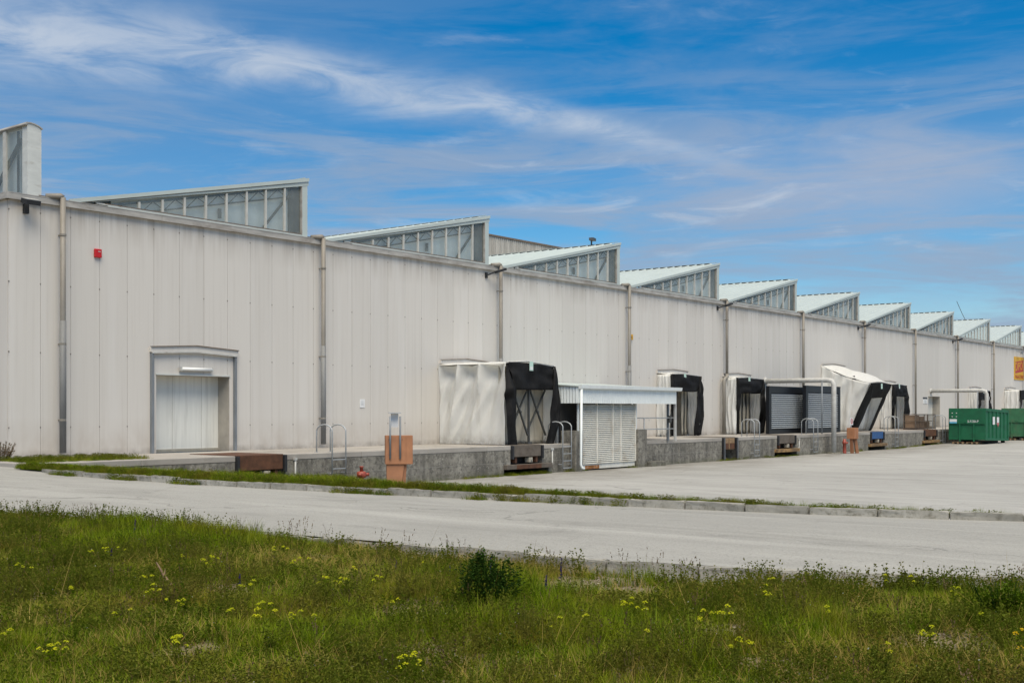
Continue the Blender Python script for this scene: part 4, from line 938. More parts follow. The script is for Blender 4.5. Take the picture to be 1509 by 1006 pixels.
# ================================================================== louvred screens on the dock
def screen(x0, x1, y, z1, label, slatn):
    S = thing('louvred_screen', ((x0+x1)/2, y, DOCK), label, 'louvred screen', 'louvred screens on the dock')
    z0 = DOCK+0.01; d = 0.22
    MB().box(x0, x0+0.30, y, y+d, z0, z1).build('frame_post', M['navy_frame'], S)
    MB().box(x1-0.30, x1, y, y+d, z0, z1).build('frame_post', M['navy_frame'], S)
    MB().box(x0+0.30, x1-0.30, y+0.01, y+d, z1-0.42, z1-0.003).build('top_rail', M['navy_frame'], S)
    MB().box(x0+0.30, x1-0.30, y+0.01, y+d, z0, z0+0.26).build('bottom_rail', M['navy_frame'], S)
    MB().box(x0+0.30, x1-0.30, y+d-0.04, y+d-0.01, z0+0.26, z1-0.42).build('back_panel', M['navy_frame'], S)
    w = x1-x0-0.6; q = MB(); q.obox((0,0,0), (1,0,0), (0,1,0.95), (0,-0.95,1), w/2-0.01, 0.056, 0.014); me = q.mesh('slat', M['slat_grey'])
    za, zb = z0+0.30, z1-0.45; 
    for k in range(slatn): link('slat', me, S, ((x0+x1)/2, y+0.07, za+(zb-za)*(k+0.5)/slatn))
screen(64.35, 69.4, 31.0, 4.04, 'left of the two dark-framed louvred screens on the dock', 18)
screen(67.95, 73.25, 30.3, 4.12, 'right of the two dark-framed louvred screens, behind the tall pipe', 18)

# ================================================================== pipes, ladders, small fixtures
def gantry(x, z, label, zbot=0.0):
    S = thing('overhead_pipe', (x, 28.5, 0), label, 'pipe')
    r = 0.15; y = 28.5
    b = MB(); b.tube([(x, WY-0.02, z), (x, y+0.35, z), (x, y+0.10, z-0.06), (x, y, z-0.3), (x, y, zbot-0.1)], r, 14); b.build('pipe', M['galv_pale'], S, smooth=True)
    b = MB(); b.tube([(x, WY-0.09, z), (x, WY-0.005, z)], r*1.5, 14); b.build('wall_flange', M['galv_pale'], S, smooth=True)
    b = MB(); b.tube([(x-0.35, y+0.6, z-0.1), (x-0.35, y+0.6, DOCK)], 0.045, 8); b.build('stay', M['steel_post'], S, smooth=True)
    b = MB(); b.lathe([(0.5, 0), (0.5, 0.05), (0.42, 0.07)], (x+0.15, y, zbot), 14); b.build('base_pad', M['concrete'], S)
gantry(67.9, 4.42, 'tall pale pipe rising from the yard and bending to the wall beside the louvred screens')
gantry(98.6, 4.20, 'pale overhead pipe reaching from the wall above the dark green container', 0.14)

def ladder(x, label, y=28.78, w=0.62, zb=0.28, zt=2.12, back=0.75):
    S = thing('dock_ladder', (x, y, max(zb, 0)), label, 'ladder', 'galvanised ladders hooked onto the dock')
    r = 0.024
    for a in (x-w/2, x+w/2):
        pts = [(a, y, zb), (a, y, zt-0.22)] + [(a, y+back*0.5-back*0.5*math.cos(t)*1.0, zt-0.22+0.22*math.sin(t)) for t in np.linspace(0.2, math.pi-0.2, 7)] + [(a, y+back, zt-0.22), (a, y+back, DOCK)]
        MB().tube(pts, r, 8).build('side_rail', M['galv'], S, smooth=True)
    z = zb+0.02
    while z < DOCK+0.05: MB().bar((x-w/2, y, z), (x+w/2, y, z), 0.03, 0.03).build('rung', M['galv'], S); z += 0.30
    for a in (x-w/2, x+w/2): MB().bar((a, y, zb+0.18), (a, DF, zb+0.18), 0.03, 0.03).build('wall_bracket', M['galv'], S)
    for a in (x-w/2, x+w/2): MB().box(a-0.05, a+0.05, y+back-0.05, y+back+0.05, DOCK, DOCK+0.012).build('foot_plate', M['galv'], S)
ladder(27.48, 'galvanised ladder left of the red hydrant, nearest the left door', zb=0.34)
ladder(40.6, 'galvanised ladder against the left side of the white canopy shed', zb=0.16)
ladder(58.25, 'galvanised ladder in front of the shelter next to the louvred screens', zb=0.14)
ladder(65.9, 'galvanised ladder in front of the louvred screens', zb=0.14)
ladder(79.2, 'galvanised ladder right of the blue-lipped leveller', zb=0.16, zt=2.2)
ladder(89.0, 'galvanised ladder just left of the dark green container', zb=0.2, zt=2.25)
MB().box(1, 1, 1, 1, 1, 1) if False else None
def conduit(x, z0, z1, label):
    S = thing('conduit', (x, DF-0.04, z0), label, 'pipe', 'short white conduits beside the levellers')
    MB().tube([(x-0.12, DF-0.05, z0), (x-0.02, DF-0.05, z0), (x, DF-0.05, z0+0.03), (x, DF-0.05, z1)], 0.03, 8).build('tube', M['galv_pale'], S, smooth=True)
    MB().box(x-0.05, x+0.05, DF-0.09, DF-0.002, z1-0.03, z1+0.05).build('junction_cap', M['galv_pale'], S)
conduit(25.72, 0.48, 1.02, 'short white conduit on the dock right of the rusty leveller'); conduit(39.78, 0.34, 0.98, 'short white conduit on the dock under the deep white shelter'); conduit(63.98, 0.45, 0.95, 'short white conduit right of the leveller below the louvred screens')

def floodlight(n, label):
    p = px_(n)-0.06; S = thing('floodlight', (p-0.6, WY-0.2, 8.7), label, 'floodlight', 'black floodlights on brackets at the downpipes')
    if n == 0:
        x = 18.75; MB().box(x-0.07, x+0.07, WY-0.12, WY-0.001, 8.42, 8.70).build('bracket', M['rubber'], S)
        MB().obox((x-0.05, WY-0.42, 8.72), (1,0,0), (0,1,0.25), (0,-0.25,1), 0.22, 0.17, 0.07).build('lamp_housing', M['rubber'], S)
        MB().obox((x-0.05, WY-0.435, 8.80), (1,0,0), (0,1,0.25), (0,-0.25,1), 0.19, 0.15, 0.012).build('lamp_glass', M['galv_pale'], S)
    else:
        MB().box(p-0.84, p-0.72, WY-0.08, WY-0.001, 8.42, 8.66).build('bracket', M['rubber'], S)
        b = MB(); b.bar((p-0.78, WY-0.08, 8.54), (p-0.55, WY-0.42, 8.70), 0.07, 0.06); b.build('arm', M['rubber'], S)
        MB().obox((p-0.40, WY-0.55, 8.74), (1,-0.4,0.35), (0.4,1,0), (-0.35,0,1), 0.24, 0.13, 0.05).build('lamp_housing', M['rubber'], S)
for n, lb in ((0, 'black floodlight high on the left corner of the wall'), (2, 'black floodlight above the deep white shelter, at the third downpipe'), (4, 'black floodlight at the gutter left of the fifth downpipe'), (6, 'black floodlight at the gutter left of the seventh downpipe'), (8, 'black floodlight at the gutter farthest right')): floodlight(n, lb)

def fixtures():
    S = thing('alarm_box', (21.15, WY, 7.35), 'small red alarm box high on the wall near the left end', 'alarm box')
    bevel(MB().box(21.03, 21.27, WY-0.09, WY-0.001, 7.36, 7.63).build('housing', M['red_box'], S), 0.02); MB().box(21.13, 21.22, WY-0.094, WY-0.091, 7.54, 7.56).build('label_strip', M['galv_pale'], S)
    S = thing('alarm_box', (52.2, WY, 6.25), 'small yellow alarm box right of the fourth downpipe', 'alarm box')
    bevel(MB().box(52.06, 52.36, WY-0.10, WY-0.001, 6.26, 6.54).build('housing', M['yellow_paint'], S), 0.02); MB().lathe([(0.05, 0), (0.05, 0.03)], (52.2, WY-0.12, 6.4), 10).build('lens', M['orange_box'], S)
    S = thing('notice', (32.74, WY, 2.7), 'small white notice on the wall above the ladder', 'sign')
    MB().box(32.61, 32.87, WY-0.022, WY-0.001, 2.71, 3.03).build('sheet', M['white_sign'], S); b = MB()
    for k in range(4): b.box(32.66, 32.82 - 0.03*(k % 2), WY-0.025, WY-0.0225, 2.80+0.045*k, 2.812+0.045*k)
    b.build('print', M['galv'], S)
    S = thing('notice', (97.2, WY, 3.2), 'white notice with dark heading beside the small far door', 'sign')
    MB().box(96.75, 97.73, WY-0.03, WY-0.001, 3.18, 3.52).build('sheet', M['white_sign'], S); MB().box(96.75, 97.73, WY-0.03, WY-0.001, 3.53, 3.68).build('heading', M['ink'], S)
    b = MB()
    for k in range(3): b.box(96.95, 97.55, WY-0.034, WY-0.031, 3.24+0.08*k, 3.27+0.08*k)
    b.build('print', M['galv'], S)
    # hydrant by the ladder
    S = thing('hydrant', (28.05, 28.3, 0.2), 'squat red fire hydrant at the foot of the dock', 'hydrant'); c = (28.05, 28.3, 0.12)
    MB().lathe([(0.10, 0), (0.09, 0.20), (0.085, 0.22), (0.155, 0.24), (0.165, 0.30), (0.165, 0.38), (0.13, 0.43), (0.07, 0.44)], c, 14).build('body', M['red_paint'], S, smooth=True)
    MB().lathe([(0.06, 0.44), (0.055, 0.56), (0.07, 0.57), (0.07, 0.61)], c, 10).build('spindle', M['red_paint'], S, smooth=True)
    for d in (-1, 1): MB().tube([(c[0]+0.10*d, c[1]-0.06, 0.45), (c[0]+0.22*d, c[1]-0.13, 0.45)], 0.06, 10).build('outlet', M['red_paint'], S, smooth=True)
    MB().tube([(c[0]+0.14, c[1]-0.02, 0.14), (c[0]+0.28, c[1]-0.06, 0.18)], 0.07, 10).build('elbow', M['red_paint'], S, smooth=True)
    # orange meter pedestal
    S = thing('meter_pedestal', (25.3, 23.9, 0.42), 'orange-brown meter box on a tapered pedestal with two tall poles', 'meter box')
    ax = Vector((math.cos(R(-43)), math.sin(R(-43)), 0)); ay = Vector((-ax.y, ax.x, 0)); o = Vector((25.28, 23.97, 0))
    W_ = lambda u, v, z: tuple(o + ax*u + ay*v + Vector((0, 0, z)))
    def tp(b, u0, u1, v0, v1, z0, z1, U0=None, U1=None):
        U0 = u0 if U0 is None else U0; U1 = u1 if U1 is None else U1
        return b.add([W_(U0,v0,z0), W_(U1,v0,z0), W_(U1,v1,z0), W_(U0,v1,z0), W_(u0,v0,z1), W_(u1,v0,z1), W_(u1,v1,z1), W_(u0,v1,z1)], [(0,3,2,1),(4,5,6,7),(0,1,5,4),(1,2,6,5),(2,3,7,6),(3,0,4,7)])
    bevel(tp(MB(), -0.40, 0.40, -0.20, 0.20, 1.02, 1.86).build('cabinet', M['orange_box'], S), 0.012)
    bevel(tp(MB(), -0.36, 0.16, -0.15, 0.15, 0.35, 1.018, -0.35, 0.06).build('pedestal', M['orange_box'], S), 0.01)
    tp(MB(), 0.161, 0.23, -0.10, 0.15, 0.35, 1.017, 0.061, 0.19).build('pedestal_back', M['orange_dark'], S)
    for u in (-0.26, 0.03): MB().tube([W_(u, -0.235, 1.18), W_(u, -0.235, 2.42)], 0.028, 8).build('pole', M['steel_post'], S, smooth=True)
    tp(MB(), -0.23, -0.01, 0.0, 0.02, 2.10, 2.50).build('meter_plate', M['white_sign'], S); tp(MB(), -0.30, 0.05, -0.24, 0.02, 2.503, 2.53).build('plate_hood', M['galv'], S)
    for u in (-0.30, 0.10): MB().tube([W_(u, -0.205, 1.74), W_(u, -0.198, 1.74)], 0.012, 6).build('screw', M['ink'], S)
    tp(MB(), 0.20, 0.206, -0.203, -0.2005, 1.03, 1.85).build('door_seam', M['orange_dark'], S)
    # red standpipe and second orange box
    S = thing('standpipe', (67.75, 28.0, 0), 'tall narrow red standpipe beside the tall pale pipe', 'hydrant')
    MB().lathe([(0.13, 0), (0.11, 0.05), (0.10, 0.55), (0.13, 0.58), (0.13, 0.70), (0.10, 0.74), (0.08, 0.88)], (68.55, 28.1, 0), 12).build('column', M['red_paint'], S, smooth=True)
    for d in (-1, 1): MB().tube([(68.55, 28.1, 0.64), (68.55+0.1*d, 28.1-0.18, 0.64)], 0.05, 8).build('outlet', M['red_paint'], S, smooth=True)
    S = thing('meter_pedestal', (69.0, 27.9, 0), 'orange-brown box on slanted legs beside the red standpipe', 'meter box')
    bevel(MB().box(68.75, 69.35, 27.55, 28.05, 0.88, 1.55).build('cabinet', M['orange_box'], S), 0.012); MB().box(69.05, 69.06, 27.544, 27.549, 0.9, 1.53).build('door_seam', M['orange_dark'], S)
    for p, q in (((68.9, 27.8, 0.88), (68.98, 27.8, 0)), ((69.2, 27.7, 0.88), (69.28, 27.6, 0))): MB().bar(p, q, 0.16, 0.18).build('leg', M['orange_dark'], S)
    MB().tube([(68.85, 27.8, 1.55), (68.85, 27.8, 1.95)], 0.02, 6).build('sign_post', M['galv'], S); sg = MB().box(68.66, 69.08, 27.78, 27.80, 1.72, 2.14).build('sign_plate', M['white_sign'], S)
    b = MB()
    for k in range(16):
        t0, t1 = 2*math.pi*k/16, 2*math.pi*(k+1)/16; b.add([(68.87+0.17*math.cos(t0), 27.777, 1.94+0.17*math.sin(t0)), (68.87+0.17*math.cos(t1), 27.777, 1.94+0.17*math.sin(t1)), (68.87+0.11*math.cos(t1), 27.777, 1.94+0.11*math.sin(t1)), (68.87+0.11*math.cos(t0), 27.777, 1.94+0.11*math.sin(t0))], [(0,1,2,3)])
    b.box(68.75, 68.99, 27.774, 27.7765, 1.925, 1.955); b.box(68.855, 68.885, 27.774, 27.7765, 1.82, 2.06); b.build('sign_mark', M['red_ink'], sg)
    # mesh cages on the dock
    for k, (a, c, lb, full) in enumerate(((85.6, 88.2, 'brown mesh cage holding cartons on the dock, left of the empty one', True), (88.3, 90.0, 'nearly empty mesh cage on the dock right of the carton cage', False))):
        S = thing('mesh_cage', ((a+c)/2, 30.1, DOCK), lb, 'cage', 'mesh cages on the dock'); y0, y1, z0, z1 = 29.75, 30.6, DOCK+0.12, 2.30
        b = MB()
        for x in (a, c):
            for y in (y0, y1): b.bar((x, y, DOCK), (x, y, z1), 0.05, 0.05)
        for z in (z0, (z0+z1)/2, z1):
            for y in (y0, y1): b.bar((a, y, z), (c, y, z), 0.04, 0.04)
            for x in (a, c): b.bar((x, y0, z), (x, y1, z), 0.04, 0.04)
        b.build('frame', M['cage_wire'], S); b = MB(); x = a+0.12
        while x < c: b.bar((x, y0, z0), (x, y0, z1), 0.012, 0.012); x += 0.12
        z = z0+0.12
        while z < z1: b.bar((a, y0, z), (c, y0, z), 0.012, 0.012); z += 0.12
        b.build('wire_mesh', M['cage_wire'], S); bevel(MB().box(a, c, y0, y1, DOCK+0.05, z0).build('floor', M['rust_grey'], S), 0.01)
        if full:
            for q in range(2):
                C_ = tag(bevel(MB().box(a+0.08+q*1.05, a+1.05+q*1.05, y0+0.06, y1-0.06, z0+0.003, z1-0.06-0.1*q).build('carton', M['cardboard'], None), 0.01), ('left' if q == 0 else 'right') + ' brown carton inside the mesh cage on the dock', 'carton', 'cartons in the mesh cage')
        else:
            tag(bevel(MB().box(a+0.1, a+0.6, y0+0.08, y1-0.2, z0+0.003, z0+0.45).build('carton', M['wood'], None), 0.01), 'small tan carton low in the emptier mesh cage', 'carton', 'cartons in the mesh cage')
    # yellow sign
    S = thing('wall_sign', (124.9, WY, 5.67), 'yellow wall sign with red slanted panel reading DIPO!', 'sign')
    x0, x1, z0, z1 = 123.2, 126.6, 5.65, 7.95; y = WY-0.02
    MB().box(x0, x1, WY-0.06, WY-0.001, z0, z1).build('board', M['yellow_paint'], S)
    MB().add([(x0+0.25, WY-0.066, 6.28), (x1-0.2, WY-0.066, 6.55), (x1-0.2, WY-0.066, 7.65), (x0+0.25, WY-0.066, 7.42)], [(0,1,2,3)]).build('red_panel', M['red_ink'], S)
    for body, sz, cx, cz, m, rot in (('DIPO!', 1.15, 124.85, 6.98, 'yellow_paint', 0.07), ('MAGAZZINO', 0.50, 124.9, 5.95, 'red_ink', 0.0)):
        me = text_mesh(body, sz, M[m]); me.transform(Matrix.Rotation(rot, 4, 'Z')); o = link('lettering', me, S, (cx, WY-0.072, cz)); o.rotation_euler = (R(90), 0, 0)
    S = thing('sign_lamp', (124.5, WY, 8.3), 'small bracket lamps above the yellow sign', 'lamp')
    for x in (124.1, 125.6): MB().bar((x, WY-0.01, 8.5), (x, WY-0.5, 8.42), 0.05, 0.05).build('arm', M['steel_post'], S); MB().box(x-0.16, x+0.16, WY-0.6, WY-0.42, 8.22, 8.42).build('lamp_head', M['steel_post'], S)
    # things on the roof
    S = thing('roof_spotlight', (51.0, 34.2, 11.2), 'small dark spotlight on the ridge of the third sawtooth', 'spotlight')
    MB().bar((51.0, 34.6, 11.2), (51.0, 34.6, 11.42), 0.06, 0.06).build('stem', M['frame_steel'], S); MB().obox((50.95, 34.5, 11.46), (1,0.3,0), (-0.3,1,0), (0,0,1), 0.24, 0.12, 0.07).build('head', M['frame_steel'], S)
    S = thing('stay_cable', (118.6, 36, 10.7), 'thin slanting cable above the far sawtooth roofs', 'cable')
    MB().tube([(115.0, 36, 13.0), (116.6, 36, 11.95), (118.8, 36, 10.72)], 0.025, 5).build('strand', M['frame_steel'], S)
    MB().bar((118.8, 36, 10.6), (118.8, 36, 10.8), 0.15, 0.15).build('anchor', M['frame_steel'], S)
    S = thing('rooftop_screen', (79, 60, 9), 'weathered corrugated screen rising behind the second sawtooth', 'screen wall')
    b = MB(); vs = []; fs = []; n = 60
    for i in range(n*4+1): x = 70.6+16*i/(n*4); d = (0, 0, 0.08, 0.08)[i % 4]; vs += [(x, 60-d, 9.0), (x, 60-d, 16.58+0.008*(x-73))]
    for i in range(n*4): fs.append((2*i, 2*i+2, 2*i+3, 2*i+1))
    b.add(vs, fs); solid(b.build('cladding', M['corrugated'], S), 0.02); MB().box(70.5, 86.7, 59.85, 60.1, 16.63, 16.76).build('coping', M['rust_trim'], S); MB().box(70.6, 86.6, 60.05, 66, 9, 16.5).build('core', M['corrugated'], S)
fixtures()

# ================================================================== containers and pallets
def pallet(x, y, z, label, rot=0, L_=1.2, W_=0.8):
    S = thing('pallet', (x, y, z), label, 'pallet', 'wooden pallets under the containers')
    for k in range(5): bevel(MB().box(x-L_/2, x+L_/2, y-W_/2+k*0.165, y-W_/2+k*0.165+0.12, z+0.118, z+0.14).build('deck_board', M['wood'], S), 0.004)
    for k in range(3):
        for q in range(3): MB().box(x-L_/2+k*0.53, x-L_/2+k*0.53+0.14, y-W_/2+q*0.34, y-W_/2+q*0.34+0.1, z+0.022, z+0.117).build('block', M['wood'], S)
    for q in range(3): MB().box(x-L_/2, x+L_/2, y-W_/2+q*0.34, y-W_/2+q*0.34+0.1, z, z+0.021).build('base_board', M['wood'], S)
def container(x0, y0, W_, L_, h, z_near, z_far, mat, label, text=None):
    """long side along +x; the end facing left is the near end"""
    S = thing('waste_container', (x0+L_/2, y0+W_/2, 0.14), label, 'container', 'green steel waste containers')
    sl = (z_far-z_near)/L_; zb = lambda x: z_near+(x-x0)*sl
    def hex_(b, xa, xb, ya, yb, za, zc):
        return b.add([(xa,ya,zb(xa)+za),(xb,ya,zb(xb)+za),(xb,yb,zb(xb)+za),(xa,yb,zb(xa)+za),(xa,ya,zb(xa)+zc),(xb,ya,zb(xb)+zc),(xb,yb,zb(xb)+zc),(xa,yb,zb(xa)+zc)], [(0,3,2,1),(4,5,6,7),(0,1,5,4),(1,2,6,5),(2,3,7,6),(3,0,4,7)])
    m = M[mat]; y1 = y0+W_; x1 = x0+L_; half = h*0.5
    bevel(hex_(MB(), x0, x0+0.06, y0, y1, 0, half).build('end_wall', m, S), 0.008)
    E_ = bevel(hex_(MB(), x0-0.09, x0+0.06, y0, y1, half+0.002, h).build('end_plate', m, S), 0.012)
    for y in (y0+W_*0.30, y0+W_*0.70): hex_(MB(), x0-0.08, x0-0.001, y-0.05, y+0.05, -0.12, half).build('end_rib', m, S)
    b = MB(); yc = y0+W_*0.55
    for k in range(8):
        t0, t1 = math.pi*k/8, math.pi*(k+1)/8; b.add([(x0-0.10, yc+0.16*math.cos(t0), half+zb(x0)+0.02+0.16*math.sin(t0)), (x0-0.10, yc+0.16*math.cos(t1), half+zb(x0)+0.02+0.16*math.sin(t1)), (x0-0.10, yc+0.12*math.cos(t1), half+zb(x0)+0.02+0.12*math.sin(t1)), (x0-0.10, yc+0.12*math.cos(t0), half+zb(x0)+0.02+0.12*math.sin(t0))], [(0,1,2,3)])
    solid(b.build('hook_ring', m, E_), 0.03)
    for ya in (y0, y1-0.05): hex_(MB(), x0+0.06, x1, ya+0.0, ya+0.05, 0.0, h-0.003).build('side_wall', m, S)
    hex_(MB(), x1-0.06, x1-0.002, y0+0.051, y1-0.051, 0, h-0.004).build('far_wall', m, S)
    hex_(MB(), x0+0.06, x1-0.06, y0+0.051, y1-0.051, 0.02, 0.10).build('floor', m, S)
    for ya in (y0-0.07, y1+0.001):
        bevel(hex_(MB(), x0-0.0, x1, ya, ya+0.069, h-0.20, h).build('top_rail', m, S), 0.01); bevel(hex_(MB(), x0, x1, ya, ya+0.069, -0.02, 0.16).build('bottom_rail', m, S), 0.01)
        n = 7
        for k in range(n):
            a = x0+(L_-0.18)*k/(n-1); hex_(MB(), a, a+0.18, ya, ya+0.069, 0.161, h-0.201).build('side_rib', m, S)
    for y in (y0+0.7, y1-0.85): hex_(MB(), x0+0.2, x1-0.05, y, y+0.16, -0.16, -0.021).build('skid', M['rubber'], S)
    for y in (y0+0.15, y1-0.4): MB().tube([(x1-0.35, y, 0.14+0.11), (x1-0.35, y+0.25, 0.14+0.11)], 0.11, 12).build('roller', M['rubber'], S, smooth=True)
    xe = x0-0.094
    if text:
        MB().box(xe-0.004, xe-0.001, y1-0.55, y1-0.02, zb(x0)+half+0.05, zb(x0)+half+0.16).build('sticker', M['cyan_ink'], S); MB().box(xe-0.004, xe-0.001, y1-0.55, y1-0.02, zb(x0)+half+0.162, zb(x0)+half+0.36).build('sticker', M['white_sign'], S)
        me = text_mesh(text, 0.24, M['white_sign']); o = link('lettering', me, S, (xe-0.003, y0+0.80, zb(x0)+half+0.19)); o.rotation_euler = (R(90), 0, R(-90))
        for yy in (y1-0.22, y1-0.52):
            for zz in (0.52, 0.78): MB().box(xe-0.006, xe-0.001, yy-0.04, yy+0.04, zb(x0)+half+zz, zb(x0)+half+zz+0.05).build('bolt_mark', M['white_sign'], S)
        for xa, q in ((x0+1.72, 0), (x0+2.75, 1)):
            MB().box(xa, xa+0.55, y0-0.080, y0-0.074, zb(xa)+1.15, zb(xa)+1.72).build('sticker', M['white_sign'], S)
            if q: MB().add([(xa+0.0, y0-0.083, zb(xa)+1.3), (xa+0.28, y0-0.083, zb(xa)+0.95), (xa+0.55, y0-0.083, zb(xa)+1.3)], [(0,1,2)]).build('warning_mark', M['red_ink'], S)
    return S
container(88.6, 25.75, 2.50, 5.9, 2.30, 0.45, 0.30, 'green_dark', 'dark green steel waste container with ribbed side and stickers', '5.F/20-P')
pallet(88.95, 26.6, 0.15, 'wooden pallet under the near end of the dark green container, right one'); pallet(88.95, 27.6, 0.15, 'wooden pallet under the near end of the dark green container, left one')
container(102.2, 25.75, 2.55, 6.0, 2.32, 0.45, 0.36, 'green_pale', 'paler green waste container half hidden at the right edge')
pallet(102.6, 26.35, 0.15, 'wooden pallet under the paler green container'); pallet(102.6, 27.6, 0.15, 'wooden pallet low behind the dark green container')

# ================================================================== plants
def blade(b, base, ang, lean, h, w, curve, seg=3):
    """flat tapering blade bending over"""
    d = Vector((math.cos(ang), math.sin(ang), 0)); s_ = Vector((-d.y, d.x, 0)); vs = []; fs = []
    for i in range(seg+1):
        t = i/seg; p = Vector(base) + d*(lean*t + curve*t*t)*h + Vector((0, 0, h*(t-0.25*curve*t*t)))
        ww = w*(1-t)**0.7*(0.55+0.45*min(1, t*4)); vs += [p-s_*ww, p+s_*ww]
    for i in range(seg): fs.append((2*i, 2*i+1, 2*i+3, 2*i+2))
    b.add(vs, fs)
def leaf(b, p, d, up, l, w):
    d = Vector(d).normalized(); s_ = d.cross(Vector(up)).normalized(); p = Vector(p); n = s_.cross(d)
    b.add([p, p+d*l*0.35+s_*w+n*0.01, p+d*l, p+d*l*0.35-s_*w+n*0.01], [(0,1,2), (0,2,3)])
def tufts():
    cols = {}
    def mk(kind, i, mb, mats):
        o = bpy.data.objects.new(kind, mb.mesh(kind, mats)); cols.setdefault(kind, bpy.data.collections.new(kind)).objects.link(o)
    u = random.uniform
    for i in range(6):                           # long green tuft
        b = MB()
        for k in range(34): blade(b, (u(-.06,.06), u(-.06,.06), -0.02), u(0, 6.28), u(0.02, 0.35), u(0.10, 0.31), u(0.0018, 0.0042), u(0.05, 0.55), 4)
        mk('long_grass', i, b, [M['grass_green' if i % 3 else 'grass_deep']])
    for i in range(6):                           # short mixed turf
        b = MB()
        for k in range(40): blade(b, (u(-.10,.10), u(-.10,.10), -0.02), u(0, 6.28), u(0.05, 0.6), u(0.04, 0.13), u(0.0018, 0.0040), u(0.1, 0.7), 3)
        b.mat(1)
        for k in range(8): blade(b, (u(-.10,.10), u(-.10,.10), -0.02), u(0, 6.28), u(0.1, 0.8), u(0.04, 0.13), u(0.0014, 0.003), u(0.1, 0.7), 3)
        mk('short_grass', i, b, [M['grass_green' if i % 2 else 'grass_deep'], M['grass_straw']])
    for i in range(4):                           # dry straw
        b = MB()
        for k in range(26): blade(b, (u(-.09,.09), u(-.09,.09), -0.02), u(0, 6.28), u(0.1, 0.9), u(0.06, 0.22), u(0.0012, 0.003), u(0.1, 1.0), 3)
        b.mat(1)
        for k in range(8): blade(b, (u(-.08,.08), u(-.08,.08), -0.02), u(0, 6.28), u(0.1, 0.5), u(0.05, 0.15), u(0.0015, 0.003), u(0.1, 0.5), 3)
        mk('dry_grass', i, b, [M['grass_straw'], M['grass_green']])
    for i in range(5):                           # broad-leaved low weed
        b = MB()
        for k in range(70):
            a = u(0, 6.28); r_ = u(0, 0.11); z = u(0.0, 0.12)*(1-r_*3); leaf(b, (r_*math.cos(a), r_*math.sin(a), z), (math.cos(a+u(-.6,.6)), math.sin(a+u(-.6,.6)), u(-.1,.6)), (0,0,1), u(0.014, 0.036), u(0.004, 0.009))
        mk('low_weed', i, b, [M['weed_leaf']])
    for i in range(5):                           # tiny-leaved pale herb with a haze of stalks
        b = MB()
        for k in range(14):
            a = u(0, 6.28); h = u(0.08, 0.22); x, y = u(-.06,.06), u(-.06,.06); ln = u(0.05, 0.45); b.cur = 0; blade(b, (x, y, -0.01), a, ln, h, 0.0014, 0.1, 2)
            for q in range(7):
                t = u(0.3, 1.0); p = (x+math.cos(a)*(ln*t+0.1*t*t)*h, y+math.sin(a)*(ln*t+0.1*t*t)*h, h*t); leaf(b, p, (u(-1,1), u(-1,1), u(0,.8)), (0,0,1), u(0.010, 0.022), u(0.003, 0.007))
            b.cur = 1
            if random.random() < 0.03:
                p = (x+math.cos(a)*(ln+0.1)*h, y+math.sin(a)*(ln+0.1)*h, h); leaf(b, p, (u(-1,1), u(-1,1), 0.4), (0,0,1), 0.007, 0.0035)
        mk('fine_herb', i, b, [M['weed_leaf'], M['flower_white']])
    for i in range(4):                           # brown seed stalks
        b = MB()
        for k in range(5):
            a = u(0, 6.28); h = u(0.22, 0.42); x, y = u(-.05,.05), u(-.05,.05); ln = u(0, 0.25); blade(b, (x, y, -0.01), a, ln, h, 0.0012, 0.08, 3)
            for q in range(9):
                t = u(0.72, 1.0); p = (x+math.cos(a)*(ln*t+0.08*t*t)*h, y+math.sin(a)*(ln*t+0.08*t*t)*h, h*t); leaf(b, p, (u(-.6,.6), u(-.6,.6), 1), (1,0,0), u(0.008, 0.018), u(0.0018, 0.0035))
        mk('seed_stalk', i, b, [M['seed_brown']])
    for i in range(5):                           # broad arching leaves of a rosette
        b = MB()
        for k in range(11):
            a = u(0, 6.28); l = u(0.07, 0.16); w = l*u(0.10, 0.17); rise = u(0.25, 0.9); d = Vector((math.cos(a), math.sin(a), 0)); s_ = Vector((-d.y, d.x, 0)); vs = []
            for j in range(5):
                t = j/4; p = d*l*t + Vector((0, 0, l*(rise*t-0.7*t*t)+0.01)); ww = w*math.sin(math.pi*min(0.97, 0.12+0.85*t)); vs += [p-s_*ww+Vector((0,0,ww*0.3)), p+s_*ww+Vector((0,0,ww*0.3))]
            b.add(vs, [(2*j, 2*j+1, 2*j+3, 2*j+2) for j in range(4)])
        mk('broad_leaf', i, b, [M['weed_leaf' if i % 2 else 'grass_deep']])
    for i in range(4):                           # long bleached dead stalks
        b = MB()
        for k in range(4): blade(b, (u(-.05,.05), u(-.05,.05), -0.01), u(0, 6.28), u(0.1, 1.3), u(0.18, 0.40), u(0.0014, 0.0028), u(0.0, 0.5), 4)
        mk('dead_stalk', i, b, [M['grass_straw']])
    for i in range(4):
        b = MB(); bm = bmesh.new(); bmesh.ops.create_icosphere(bm, subdivisions=1, radius=0.014)
        for v in bm.verts: v.co *= 1+0.5*mnoise.noise((v.co.x*60+i*7, v.co.y*60, v.co.z*60)); v.co.z *= 0.6
        b.add([tuple(v.co) for v in bm.verts], [tuple(v.index for v in f.verts) for f in bm.faces]); bm.free(); mk('pebble', i, b, [M['pebble']])
    return cols
TUFT = tufts()
